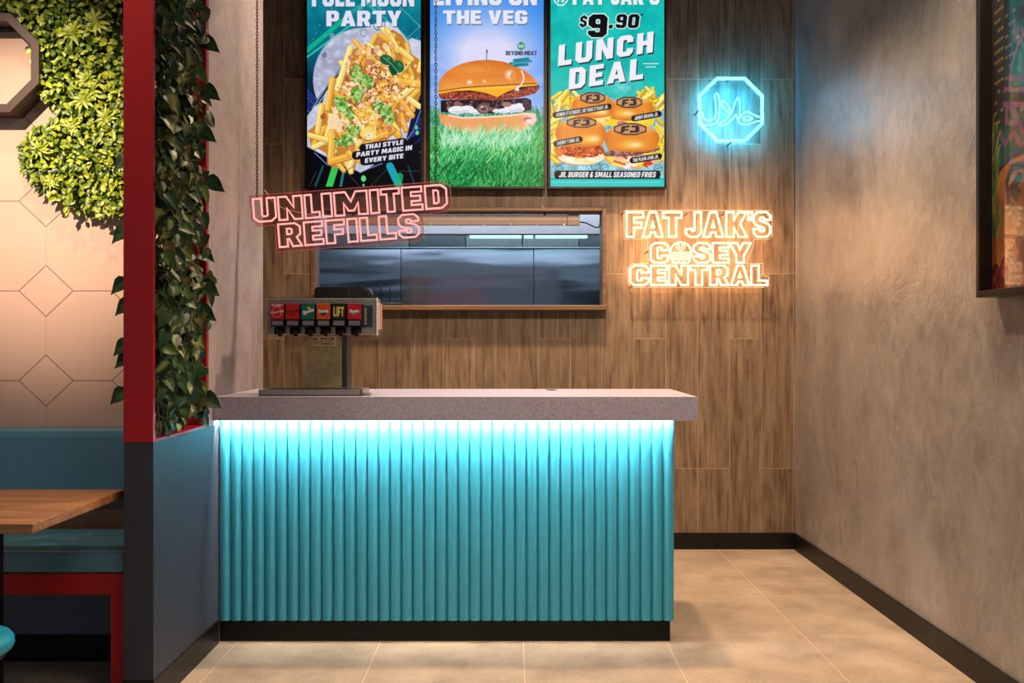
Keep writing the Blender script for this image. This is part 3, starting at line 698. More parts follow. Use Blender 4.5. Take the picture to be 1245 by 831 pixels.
sk = thing('docket_spike', (-.75, 5.53, WZ0), 'three black docket spikes on a slim base on the window sill', 'docket spike')
mb = MB(); mb.box(-.815, -.665, 5.51, 5.55, WZ0, WZ0+.012, .003)
for k in range(14): mb.lathe([(.006, WZ0+.010), (.007, WZ0+.014), (.003, WZ0+.018)], -.805+k*.0105, 5.53+rnd.uniform(-.008, .008), 7)
mb.build('base', MAT['black'], sk)
for px, top in ((463.5, 1.645), (474, 1.628), (487.5, 1.632)):
    xx = (px-VX)*5.53/F
    mb = MB(); mb.tube([(xx, 5.53, WZ0+.01), (xx, 5.53, top-.01), (xx, 5.53, top)], [.0035, .003, .0006], 6); mb.build('spike', MAT['black'], sk)

# heat lamp under the window head
hl = thing('heat_lamp', (-.4, 5.67, 2.043), 'long copper tube heat lamp hung across the top of the serving window', 'heat lamp')
copper = simple('copper_housing', srgb(216, 198, 190), .45, .1, speck=.04, scale=30)
mb = MB(); L0, L1 = -1.15, .345; hz = 2.043; hr = .035
def capsule_prof():
    p = [(hr*math.cos(R(a)), hr*math.sin(R(a))) for a in range(-20, 201, 20)]
    return p+[(-hr*.85, -hr*.8), (hr*.85, -hr*.8)]
mb.prism(capsule_prof(), [], lambda u, v, t: (t, 5.67+u, hz+v), L0, L1); mb.build('housing', copper, hl)
mb = MB(); mb.prism([(u*1.06, v*1.06) for u, v in capsule_prof()], [], lambda u, v, t: (t, 5.67+u, hz+v), L1+.004, L1+.08); mb.build('end_cap', copper, hl)
mb = MB(); mb.prism([(u*.92, v*.92) for u, v in capsule_prof()], [], lambda u, v, t: (t, 5.67+u, hz+v), L1-.002, L1+.006); mb.build('joint_ring', MAT['steel_dark'], hl)
for k in range(9): box('bolt', MAT['steel'], hl, -1.0+k*.165, -.99+k*.165, 5.632, 5.642, hz-.037, hz-.027, .002)
for xx in (-1.0, .2): box('hanger', MAT['steel_dark'], hl, xx, xx+.015, 5.66, 5.68, hz+.03, WZ1)
cp = [at(704, 270, 5.67), at(712, 271, 5.67), at(720, 275, 5.67), at(725, 277, 5.67), at(729, 276, 5.67), at(730, 268, 5.67), at(729.6, 260, 5.67)]
mb = MB(); mb.tube(cp, .0045, 6); mb.build('cable', MAT['black'], hl)

# extractor hood in the kitchen
hd = thing('extractor_hood', (-.2, 7.4, 2.1), 'stainless extractor hood with a lit tube in the kitchen behind the window', 'extractor hood')
box('front_panel', MAT['hood'], hd, -2.6, 2.2, 6.88, 6.9, 2.107, 2.75, .003)
box('rim', MAT['steel_dark'], hd, -2.6, 2.2, 6.872, 6.925, 2.1, 2.1068, .001)
box('canopy', MAT['hood'], hd, -2.6, 2.2, 6.9, 8.05, 2.75, 2.77)
for k in range(9):
    x0 = -2.4+k*.5
    mb = MB(); mb.add([(x0, 8.02, 2.125), (x0+.49, 8.02, 2.125), (x0+.49, 7.6, 2.55), (x0, 7.6, 2.55), (x0, 8.03, 2.14), (x0+.49, 8.03, 2.14), (x0+.49, 7.62, 2.57), (x0, 7.62, 2.57)],
        [[0, 1, 2, 3], [4, 5, 6, 7], [0, 1, 5, 4], [1, 2, 6, 5], [2, 3, 7, 6], [3, 0, 4, 7]])
    for j in range(6):
        xa = x0+.04+j*.075; mb.add([(xa, 8.005, 2.13), (xa+.03, 8.005, 2.13), (xa+.03, 7.59, 2.548), (xa, 7.59, 2.548)], [[0, 1, 2, 3]])
    mb.build('filter', MAT['filter'] if k % 3 else MAT['filter_dark'], hd)
box('gutter', MAT['steel_dark'], hd, -2.6, 2.2, 7.985, 8.028, 2.112, 2.122, .002)
for x0, x1 in ((-.46, .28), (.32, .66), ):
    pass
lx = lambda p: (p-VX)*7.5/F
mb = MB(); mb.box(lx(553), lx(726), 7.47, 7.53, 2.165, 2.215, .004); lf_ = mb.build('light_fitting', MAT['hood'], hd)
for a, b in ((571, 634), (637, 648), (651, 714)):
    mb = MB(); mb.box(lx(a), lx(b), 7.462, 7.52, 2.143, 2.1645, .004); mb.build('light_tube', MAT['tube_light'], lf_)

# ================================================================== NEON SIGNS
def glyph_loops(ch, x0, x1, y0, y1, inset):
    """glyph scaled into a box (y up), pulled in by inset on every side"""
    gw, loops = G[ch]
    ys = [v for l in loops for _, v in l]; lo = 0 if ch not in "'" else min(ys); hi = 10
    return [[(x0+inset+u/gw*(x1-x0-2*inset), y0+inset+(v-0)/10*(y1-y0-2*inset)) for u, v in l] for l in loops]

# --- UNLIMITED REFILLS, hung on two chains.  crop units: px = 290+x*.2169, py = 210+y*.2169
ND = 4.15; U = .2169*ND/F
ns_org = at(290, 210, ND)
ang = math.atan(.076); ca, sa = math.cos(ang), math.sin(ang)
def ur(u, v):      # u along the sign, v up (crop units) from the first letter's lower corner (85, 283)
    return (ns_org.x+(85+u*ca-v*sa)*U, ns_org.z-(283-u*sa-v*ca)*U)
us = thing('neon_sign', (ns_org.x+.5, ND, ns_org.z), 'pink neon sign reading UNLIMITED REFILLS hanging on chains over the drink tower', 'neon sign')
row1 = [('U', 0, 133), ('N', 140, 282), ('L', 289, 378), ('I', 386, 447), ('M', 455, 648), ('I', 656, 712), ('T', 718, 830), ('E', 836, 956), ('D', 966, 1094)]
row2 = [('R', 130, 266), ('E', 274, 388), ('F', 396, 510), ('I', 518, 580), ('L', 588, 688), ('L', 696, 796), ('S', 804, 926)]
rt = 5.2*U
for row, v0, v1 in ((row1, 0, 139), (row2, -151, -13)):
    for ch, a, b in row:
        mb = MB()
        for l in glyph_loops(ch, a, b, v0, v1, 5):
            mb.tube([Vector((ur(u, v)[0], ND, ur(u, v)[1])) for u, v in l], rt, 8, closed=True)
        mb.build('letter', MAT['neon_pink'], us)
def slab(poly, y0, y1, mat, name, parent, fn):
    mb = MB(); mb.prism(poly, [], lambda u, v, t: (fn(u, v)[0], t, fn(u, v)[1]), y0, y1); return mb.build(name, mat, parent)
outline = [(-16, 20), (-16, 156), (206, 156), (214, 148), (224, 156), (1076, 156), (1112, 126), (1112, 14), (1082, -16), (944, -18), (944, -140), (914, -168), (786, -168), (692, -170), (582, -170), (520, -170), (482, -168), (396, -170), (280, -170), (114, -170), (114, -18), (16, -18)]
pl = slab(outline, ND+.010, ND+.015, MAT['acrylic_red'], 'backing_panel', us, ur)
mb = MB(); mb.tube([Vector((ur(u, v)[0], ND+.0125, ur(u, v)[1])) for u, v in outline], .0017, 5, closed=True)
mb.build('panel_edge', emit('edge_glow_pink', (.75, .08, .08), .55), pl)  # edge emits faint red in place of tube light carried by the acrylic
def chain(x, y, z0, z1, parent, name='chain'):
    mb = MB(); k = 0; z = z0
    while z < z1:
        pts = []
        for j in range(8):
            a = j*math.pi/4; h = math.cos(a)*.0095; wd = math.sin(a)*.0048
            pts.append((x+(wd if k % 2 else 0), y+(0 if k % 2 else wd), z+.0085+h))
        mb.tube(pts, .0019, 4, closed=True); z += .0148; k += 1
    return mb.build(name, MAT['black'], parent)
c1 = ur(26, 146); c2 = ur(1034, 146)
chain(c1[0], ND+.0125, c1[1]-.01, CEIL-.005, us); chain(c2[0], ND+.0125, c2[1]-.01, CEIL-.005, us)
w0 = ur(70, 148)
mb = MB(); mb.tube([Vector((at(320, 230, ND).x, ND+.02, at(320, 230, ND).z)), at(331, 245, ND+.02), at(345, 254, ND+.02), at(365, 259, ND+.02), at(385, 263, ND+.02)], .0022, 5)
mb.build('power_lead', simple('clear_lead', srgb(214, 170, 160), .4), us)

# --- FAT JAK'S COSEY CENTRAL on the back wall.  crop units: px = 750+x*.16064, py = 240+y*.16064
FJD = 5.49; U2 = .16064*FJD/F
o2_ = at(750, 240, FJD)
def fj(u, v): return (o2_.x+u*U2, o2_.z-v*U2)
fs = thing('neon_sign', (o2_.x+.5, BACK, o2_.z-.3), "warm white neon sign reading FAT JAK'S COSEY CENTRAL on the timber wall", 'neon sign')
rows = [([('F', 68, 206), ('A', 190, 356), ('T', 345, 498), ('J', 516, 644), ('A', 648, 812), ('K', 822, 992), ("'", 984, 1034), ('S', 1030, 1170)], 106, 306),
        ([('C', 250, 398), ('S', 576, 716), ('E', 720, 854), ('Y', 846, 1022)], 340, 502),
        ([('C', 94, 248), ('E', 252, 384), ('N', 390, 546), ('T', 550, 692), ('R', 700, 852), ('A', 858, 1010), ('L', 1012, 1146)], 510, 672)]
rt2 = 5.6*U2
for row, ya, yb in rows:
    for ch, a, b in row:
        mb = MB(); ins = 7 if ch != "'" else 8
        for l in glyph_loops(ch, a, b, -yb, -ya, ins):
            mb.tube([Vector((fj(u, -v)[0], FJD, fj(u, -v)[1])) for u, v in l], rt2, 8, closed=True)
        mb.build('letter', MAT['neon_cream'], fs)
def fjt(mb, pts, r=rt2*.8, closed=False): mb.tube([Vector((fj(u, v)[0], FJD, fj(u, v)[1])) for u, v in pts], r, 6, closed=closed)
mb = MB(); cx, cy = 484, 418
fjt(mb, [(cx+80*math.cos(R(a)), cy-78*math.sin(R(a))) for a in range(0, 181, 15)], rt2)
fjt(mb, [(cx-82, cy), (cx+82, cy), (cx+84, cy+14), (cx-80, cy+14)], rt2*.5, True)
fjt(mb, [(cx+30*math.cos(R(a)), cy-45-30*math.sin(R(a))) for a in range(0, 360, 30)], rt2*.5, True)
fjt(mb, [(cx-11, cy-58), (cx-11, cy-40), (cx, cy-32), (cx+11, cy-40), (cx+11, cy-58)], rt2*.4)
fjt(mb, [(cx-84, cy+30), (cx-40, cy+26), (cx+30, cy+28), (cx+84, cy+18), (cx+78, cy+38), (cx-70, cy+44)], rt2*.6, True)
fjt(mb, [(cx-72, cy+48), (cx-52, cy+62), (cx-34, cy+48), (cx-14, cy+62), (cx+4, cy+48), (cx+24, cy+62), (cx+42, cy+48), (cx+60, cy+60), (cx+74, cy+44)], rt2*.6)
fjt(mb, [(cx-66, cy+62), (cx-58, cy+78), (cx+58, cy+78), (cx+68, cy+60)], rt2)
mb.build('burger_emblem', MAT['neon_cream'], fs)
def fslab(poly, name):
    mb = MB(); mb.prism(poly, [], lambda u, v, t: (fj(u, v)[0], t, fj(u, v)[1]), FJD+.009, FJD+.013)
    p = mb.build(name, MAT['acrylic_clear'], fs)
    mb = MB(); mb.tube([Vector((fj(u, v)[0], FJD+.011, fj(u, v)[1])) for u, v in poly], .0016, 4, closed=True); mb.build('panel_edge', MAT['edge_clear'], p)
fslab([(56, 108), (66, 98), (1160, 98), (1180, 116), (1180, 290), (1160, 316), (1040, 318), (1040, 350), (1010, 440), (985, 500), (1110, 500), (1110, 590), (1152, 600), (1152, 660), (1140, 682), (110, 682), (84, 650), (84, 540), (110, 504), (238, 500), (234, 316), (56, 316)], 'backing_panel')
for u, v in ((50, 118), (530, 126), (805, 128), (1160, 112), (115, 676), (1130, 676), (236, 410)):
    mb = MB(); mb.tube([Vector((fj(u, v)[0], FJD-.004, fj(u, v)[1])), Vector((fj(u, v)[0], BACK-.001, fj(u, v)[1]))], .004, 8); mb.build('standoff', MAT['steel_dark'], fs)

area('sign_halo', (fj(620, 390)[0], FJD+.016, fj(620, 390)[1]), (fj(620, 390)[0], BACK, fj(620, 390)[1]), 2.6, 1100*U2, 560*U2, (1, .56, .24))  # area light added behind the panel to boost the warm wall glow
# --- octagonal halal sign.  crop units: px = 835+x*.13237, py = 80+y*.13237
HD = 5.485; U3 = .13237*HD/F; o3 = at(835, 80, HD)
def hp(u, v): return Vector((o3.x+u*U3, HD, o3.z-v*U3))
hs = thing('neon_sign', (hp(408, 400).x, BACK, hp(408, 400).z), 'cyan neon octagon sign with Arabic lettering high on the timber wall', 'neon sign')
rt3 = 8.5*U3
octo = [(285, 116), (535, 116), (693, 276), (693, 524), (535, 684), (285, 684), (125, 524), (125, 276)]
mb = MB(); mb.tube([hp(u, v) for u, v in octo], rt3, 10, closed=True); mb.build('octagon_tube', MAT['neon_cyan_ring'], hs)
def smooth(p, it=2, closed=False):
    for _ in range(it):
        q = []; n = len(p)
        for i in range(n if closed else n-1):
            a = p[i]; b = p[(i+1) % n]
            q += [(a[0]*.75+b[0]*.25, a[1]*.75+b[1]*.25), (a[0]*.25+b[0]*.75, a[1]*.25+b[1]*.75)]
        p = q if closed else [p[0]]+q+[p[-1]]
    return p
strokes = [
    ([(275, 245), (250, 272), (262, 300), (266, 360), (270, 430), (256, 490), (205, 508), (165, 496), (150, 462), (152, 420), (128, 450), (124, 500), (150, 540), (205, 550), (262, 532), (294, 490), (303, 430), (302, 350), (300, 285)], True),
    ([(330, 312), (316, 338), (330, 380), (372, 418), (398, 440), (408, 425), (394, 388), (366, 346)], True),
    ([(470, 290), (450, 318), (438, 368), (414, 424), (376, 478), (336, 516), (282, 534), (318, 552), (372, 536), (424, 492), (452, 440), (466, 480), (488, 532), (540, 546), (604, 524), (650, 508), (694, 504)], False),
    ([(470, 290), (486, 312), (490, 370), (490, 430), (486, 486)], False),
    ([(486, 486), (505, 450), (534, 424), (572, 424), (608, 446), (650, 466), (694, 470)], False),
    ([(512, 488), (540, 466), (580, 468), (608, 486), (580, 502), (540, 500)], True),
]
mb = MB()
for p, cl in strokes: mb.tube([hp(u, v) for u, v in smooth(p, 2, cl)], rt3*.62, 7, closed=cl)
mb.build('script_tube', MAT['neon_cyan'], hs)
bo = [(277, 98), (543, 98), (712, 270), (712, 532), (543, 704), (277, 704), (106, 532), (106, 270)]
mb = MB(); mb.prism(bo, [], lambda u, v, t: (hp(u, v).x, t, hp(u, v).z), HD+.010, HD+.014); p = mb.build('backing_panel', MAT['acrylic_clear'], hs)
mb = MB(); mb.tube([hp(u, v)+Vector((0, .012, 0)) for u, v in bo], .0016, 4, closed=True); mb.build('panel_edge', MAT['edge_clear'], p)
for u, v in ((408, 100), (408, 702), (108, 410), (711, 410)):
    mb = MB(); mb.tube([hp(u, v)+Vector((0, -.004, 0)), hp(u, v)+Vector((0, BACK-HD-.001, 0))], .0045, 8); mb.build('standoff', MAT['steel_dark'], hs)

hc = hp(408, 400)
area('sign_halo', hc+Vector((0, .017, 0)), hc+Vector((0, .2, 0)), 5.2, 520*U3, 520*U3, (.01, .50, 1.0))  # hidden cyan area light added so the wall behind glows
# ================================================================== MENU SCREENS
SD = 5.5; KS = 2.0
def screen(x0, x1, label, paint, seed):
    y0, y1 = -18, 227
    a = at(x0, y1, SD); b = at(x1, y0, SD); bz = .013
    t = thing('menu_screen', ((a.x+b.x)/2, BACK, a.z-bz), label, 'menu screen', 'menu screens above the serving window')
    mb = MB(); mb.box(a.x-bz, b.x+bz, SD+.004, SD+.052, a.z-bz, b.z+bz, .004); hz_ = mb.build('housing', MAT['bezel'], t)
    mb = MB()
    mb.box(a.x-bz, a.x-.001, SD-.003, SD+.0038, a.z-bz, b.z+bz).box(b.x+.001, b.x+bz, SD-.003, SD+.0038, a.z-bz, b.z+bz)
    mb.box(a.x-.001, b.x+.001, SD-.003, SD+.0038, a.z-bz, a.z-.001).box(a.x-.001, b.x+.001, SD-.003, SD+.0038, b.z+.001, b.z+bz)
    mb.build('bezel', MAT['bezel'], t)
    mb = MB(); mb.box((a.x+b.x)/2-.2, (a.x+b.x)/2+.2, SD+.052, BACK-.001, a.z+.35, b.z-.35); mb.build('wall_mount', MAT['black'], t)
    c = Canvas(x0, y0, x1, y1, KS, seed); paint(c)
    c.mesh('display', lambda X, Y: np.stack([(X-VX)*SD/F, np.full_like(X, SD), EYE-(Y-VY)*SD/F], 1), MAT['display'], t)

WHT = (232, 230, 244)
def oct_pts(cx, cy, rx, ry, rot=22.5): return [(cx+rx*math.cos(R(rot+45*i)), cy+ry*math.sin(R(rot+45*i))) for i in range(8)]

def paint_fries(c):
    r = c.r
    t = np.clip((c.Y+18)/245, 0, 1)[..., None]
    top = np.array([8, 142, 156])/255; mid = np.array([8, 96, 120])/255; low = np.array([12, 16, 44])/255; bot = np.array([3, 4, 12])/255
    def seg(a, b, u, v, ca_, cb_):
        return ca_+(cb_-ca_)*np.clip((t-a)/(b-a), 0, 1)
    c.a = np.where(t < .32, top+(mid-top)*np.clip(t/.32, 0, 1), np.where(t < .6, mid+(low-mid)*np.clip((t-.32)/.28, 0, 1), low+(bot-low)*np.clip((t-.6)/.3, 0, 1)))
    c.a *= (.88+.24*c.noise(9, 1))[..., None]
    # laser streaks
    c.line([(373, 62), (420, 22)], 5.5, (18, 190, 140), .8); c.line([(373, 70), (430, 28)], 2.2, (60, 220, 170), .8); c.line([(420, 20), (447, 2)], 5, (50, 190, 170), .45)
    c.line([(446, 4), (512, 62)], 3.5, (80, 200, 190), .5); c.line([(484, 6), (512, 34)], .7, (150, 220, 220), .7); c.line([(512, 30), (496, 46)], .6, (150, 220, 220), .6)
    c.line([(438, 10), (450, 0), (462, 10)], 5, (110, 205, 195), .4)
    for k in range(9): c.line([(373, 108+k*5), (388+k, 126+k*5)], 1.2+r.rand()*2, [(30, 90, 200), (90, 60, 190), (30, 150, 210)][k % 3], .55)
    for k in range(16):
        x = 480+r.rand()*32; y = 150+r.rand()*36; c.line([(x, y), (x+16, y-16+r.rand()*6)], .5+r.rand()*1.8, [(40, 50, 220), (120, 60, 220), (30, 110, 210)][k % 3], .6)
    for k in range(60): c.ell(373+r.rand()*139, -10+r.rand()*80, .5+r.rand()*.5, .5+r.rand()*.5, (120, 220, 220), alpha=.5)
    # beams at the foot
    for x0, x1, wd, col in ((400, 408, 8, (60, 205, 90)), (414, 419, 3, (30, 130, 130)), (383, 393, 2.5, (20, 80, 90)), (486, 474, 9, (20, 170, 190)), (505, 496, 2, (18, 60, 80))):
        c.line([(x0, 228), (x1, 202)], wd, col, .95)
    c.line([(484, 226), (486, 214)], 8, (30, 180, 110), .8)
    for p in ([(418, 206), (438, 227)], [(470, 206), (450, 227)], [(485, 208), (512, 208)], [(385, 208), (376, 226)]): c.line(p, .5, (120, 110, 110), .7)
    for x, y, q in ((442, 217, 3.2), (442, 225, 1.4), (506, 155, 2), (507, 161.5, 2.2), (491, 168, 1), (495, 169, .8)): c.ell(x, y, q*.9, q*1.2, (90, 220, 130))
    # moon
    c.ell(441, 97, 60, 63, (176, 182, 206)); mt = .8+.34*c.noise(7, 3)*c.noise(3, 4)+.12*c.noise(22, 5)
    c.ell(441, 97, 59, 62, (186, 190, 216), tex=mt); c.ell(394.5, 67, 2.4, 4, (110, 120, 160), ang=30); c.ell(404, 44, 3, 4, (170, 178, 206), alpha=.6)
    # bowl, paper
    bowl = [(373, 146), (382, 126), (400, 100), (424, 72), (434, 62), (460, 60), (512, 92), (512, 134), (500, 160), (484, 180), (462, 197), (440, 206), (414, 204), (398, 196), (384, 180), (373, 160)]
    c.poly(bowl, (14, 26, 58)); c.line([(380, 132), (398, 104), (424, 74), (436, 60)], 1.6, (110, 150, 190)); c.line([(386, 128), (403, 104), (428, 76)], 1, (190, 210, 230))
    c.line([(383, 186), (398, 200), (418, 206), (442, 207), (464, 199), (486, 181), (502, 160), (512, 132)], 1.2, (100, 130, 190))
    paper = [(373, 142), (384, 128), (392, 126), (396, 112), (412, 92), (416, 80), (424, 76), (428, 54), (440, 36), (452, 30), (470, 26), (482, 32), (496, 50), (500, 46), (512, 50), (512, 100), (505, 120), (494, 168), (470, 190), (446, 206), (438, 210), (426, 203), (396, 190), (373, 178)]
    pt = .86+.2*c.noise(8, 8); c.poly(paper, (212, 214, 236), tex=pt)
    for k in range(70):
        x, y = 430+r.rand()*60, 32+r.rand()*26; c.line([(x, y), (x+r.rand()*3, y+r.rand()*2-1)], .5, (110, 130, 170), .7)
    c.line(oct_pts(461, 29, 7.5, 8.5)+[oct_pts(461, 29, 7.5, 8.5)[0]], 1.1, (50, 110, 140)); c.poly([(457, 27), (465, 26), (464, 32), (460, 36), (458, 31)], (50, 110, 140))
    c.line(oct_pts(442, 40, 4, 4.5)+[oct_pts(442, 40, 4, 4.5)[0]], .7, (90, 120, 160))
    for k in range(40): x, y = 376+r.rand()*12, 134+r.rand()*36; c.line([(x, y), (x+2, y+r.rand()*2-1)], .6, (130, 130, 170), .6)
    # fries pile
    pile = [(386, 150), (402, 116), (414, 90), (430, 60), (452, 50), (478, 36), (490, 44), (500, 66), (512, 74), (512, 112), (502, 140), (486, 158), (460, 178), (440, 190), (430, 202), (404, 204), (396, 186), (378, 176), (374, 160)]
    c.poly(pile, (196, 128, 50)); inside = lambda x, y: sum(((y1 > y) != (y2 > y)) and (x < (x2-x1)*(y-y1)/(y2-y1+1e-9)+x1) for (x1, y1), (x2, y2) in zip(pile, pile[1:]+pile[:1])) % 2
    cols = [(238, 178, 72), (246, 200, 104), (226, 152, 52), (250, 212, 132), (236, 166, 60)]
    n = 0
    while n < 105:
        x, y = 374+r.rand()*138, 38+r.rand()*166
        if not inside(x, y): continue
        a = r.choice([60, 75, 110, 35, 130, 95])+r.randn()*14; L = 9+r.rand()*12; dx, dy = math.cos(R(a))*L/2, math.sin(R(a))*L/2
        c.fry(x-dx, y-dy, x+dx, y+dy, 4.2+r.rand()*2, cols[r.randint(5)]); n += 1
    for f in ((426, 58, 410, 108, 6.5, 3), (470, 36, 484, 62, 6, 1), (404, 96, 398, 132, 6.5, 0), (391, 128, 386, 160, 6, 1), (402, 140, 402, 172, 5, 3), (376, 164, 398, 170, 6, 1), (404, 160, 402, 194, 7.5, 0), (402, 196, 424, 190, 8, 4), (424, 186, 440, 196, 7, 0), (486, 118, 508, 100, 7, 3), (480, 98, 508, 102, 9, 0), (488, 124, 500, 140, 7, 4), (470, 152, 484, 164, 8, 4), (452, 170, 478, 158, 6, 4), (486, 60, 500, 72, 6, 1), (470, 56, 476, 74, 5, 1), (448, 54, 462, 66, 5, 3)):
        c.fry(*f[:5], cols[f[5]])
    # mince, sauce and crumbs
    for k in range(330):
        x, y = 448+r.randn()*22, 112+r.randn()*33
        if inside(x, y):
            q = .8+r.rand()*2.4; c.ell(x, y, q*1.3, q, [(232, 176, 128), (206, 128, 84), (244, 206, 160), (172, 92, 56), (238, 160, 96), (255, 226, 190)][r.randint(6)], ang=r.rand()*180)
    for x, y in ((466, 104), (470, 118), (438, 140), (452, 150), (448, 136), (492, 94), (420, 166)):
        c.ell(x, y, 8, 5, (242, 178, 52), ang=r.rand()*180, alpha=.75); c.ell(x+1, y-1, 4, 2, (255, 224, 130), alpha=.8)
    c.ell(448, 162, 9.5, 8, (250, 214, 110)); c.ell(449, 165, 5, 4.5, (240, 226, 190), alpha=.9)
    for k in range(20):
        a = k*.8; c.ell(408+r.randn()*5, 146+r.randn()*6, 3, 2.4, (246, 214, 176), ang=k*30, alpha=.9)
    for k in range(300):
        x, y = 446+r.randn()*26, 116+r.randn()*36
        if inside(x, y): c.ell(x, y, .5, .9, [(60, 26, 20), (110, 40, 26), (250, 240, 210)][r.randint(3)], ang=r.rand()*180, alpha=.9)
    for k in range(46): c.ell(458+r.randn()*13, 100+r.randn()*15, 1.6, 1, (112, 52, 40), ang=r.rand()*180, alpha=.8)
    # herbs
    def herb(cx, cy, q, cols_, n=26):
        for k in range(n):
            a = r.rand()*6.28; d = q*math.sqrt(r.rand()); x, y = cx+d*math.cos(a), cy+d*math.sin(a)*.9
            c.ell(x, y, q*.34, q*.22, cols_[r.randint(len(cols_))], ang=r.rand()*180)
        c.line([(cx-q*.6, cy+q*.5), (cx+q*.5, cy-q*.5)], .7, (210, 236, 160), .7)
    lime = [(128, 176, 72), (96, 152, 56), (164, 204, 110), (70, 124, 44), (186, 218, 140)]
    for x, y, q in ((436, 92, 9), (446, 100, 8), (432, 116, 8), (436, 110, 6), (414, 124, 7), (419, 133, 8), (426, 140, 5), (430, 158, 8), (422, 170, 8), (412, 173, 6), (460, 130, 7), (470, 134, 7), (472, 144, 7), (434, 82, 5)): herb(x, y, q, lime)
    c.ell(470, 73, 8.5, 6, (22, 92, 58), ang=20); c.ell(484, 81, 8, 7, (26, 104, 62), ang=60); c.ell(478, 84, 5, 8, (18, 78, 50), ang=-15)
    c.line([(466, 70), (476, 78), (484, 88)], .9, (120, 180, 140)); c.ell(472, 71, 3, 1.6, (80, 150, 110), ang=20, alpha=.8); c.ell(486, 79, 3, 1.4, (86, 156, 110), ang=50, alpha=.7)
    # caption
    for x0, y0, x1, y1 in ((442, 181, 490, 174), (433, 190, 501, 181), (443, 197, 490, 191)): c.line([(x0, y0-1), (x1, y1-1)], 10.5, (12, 12, 22))
    c.text('THAI STYLE', 443.5, 181.6, 5.6, 47, WHT, 7.5, .25); c.text('PARTY MAGIC IN', 433, 191, 5.6, 68, WHT, 7.5, .25); c.text('EVERY BITE', 443.5, 198.2, 5.6, 47, WHT, 7.5, .25)
    # heading
    c.text('FULL MOON', 379.5, 8.2, 24, 124, (222, 222, 244), 0, 0, shadow=((20, 70, 96), .8, 1)); c.text('PARTY', 397, 32.2, 19, 91, (226, 224, 246), 0, 0, shadow=((30, 80, 110), .8, 1))
    c.line([(375, 11), (510, 11)], .01, (0, 0, 0), 0)

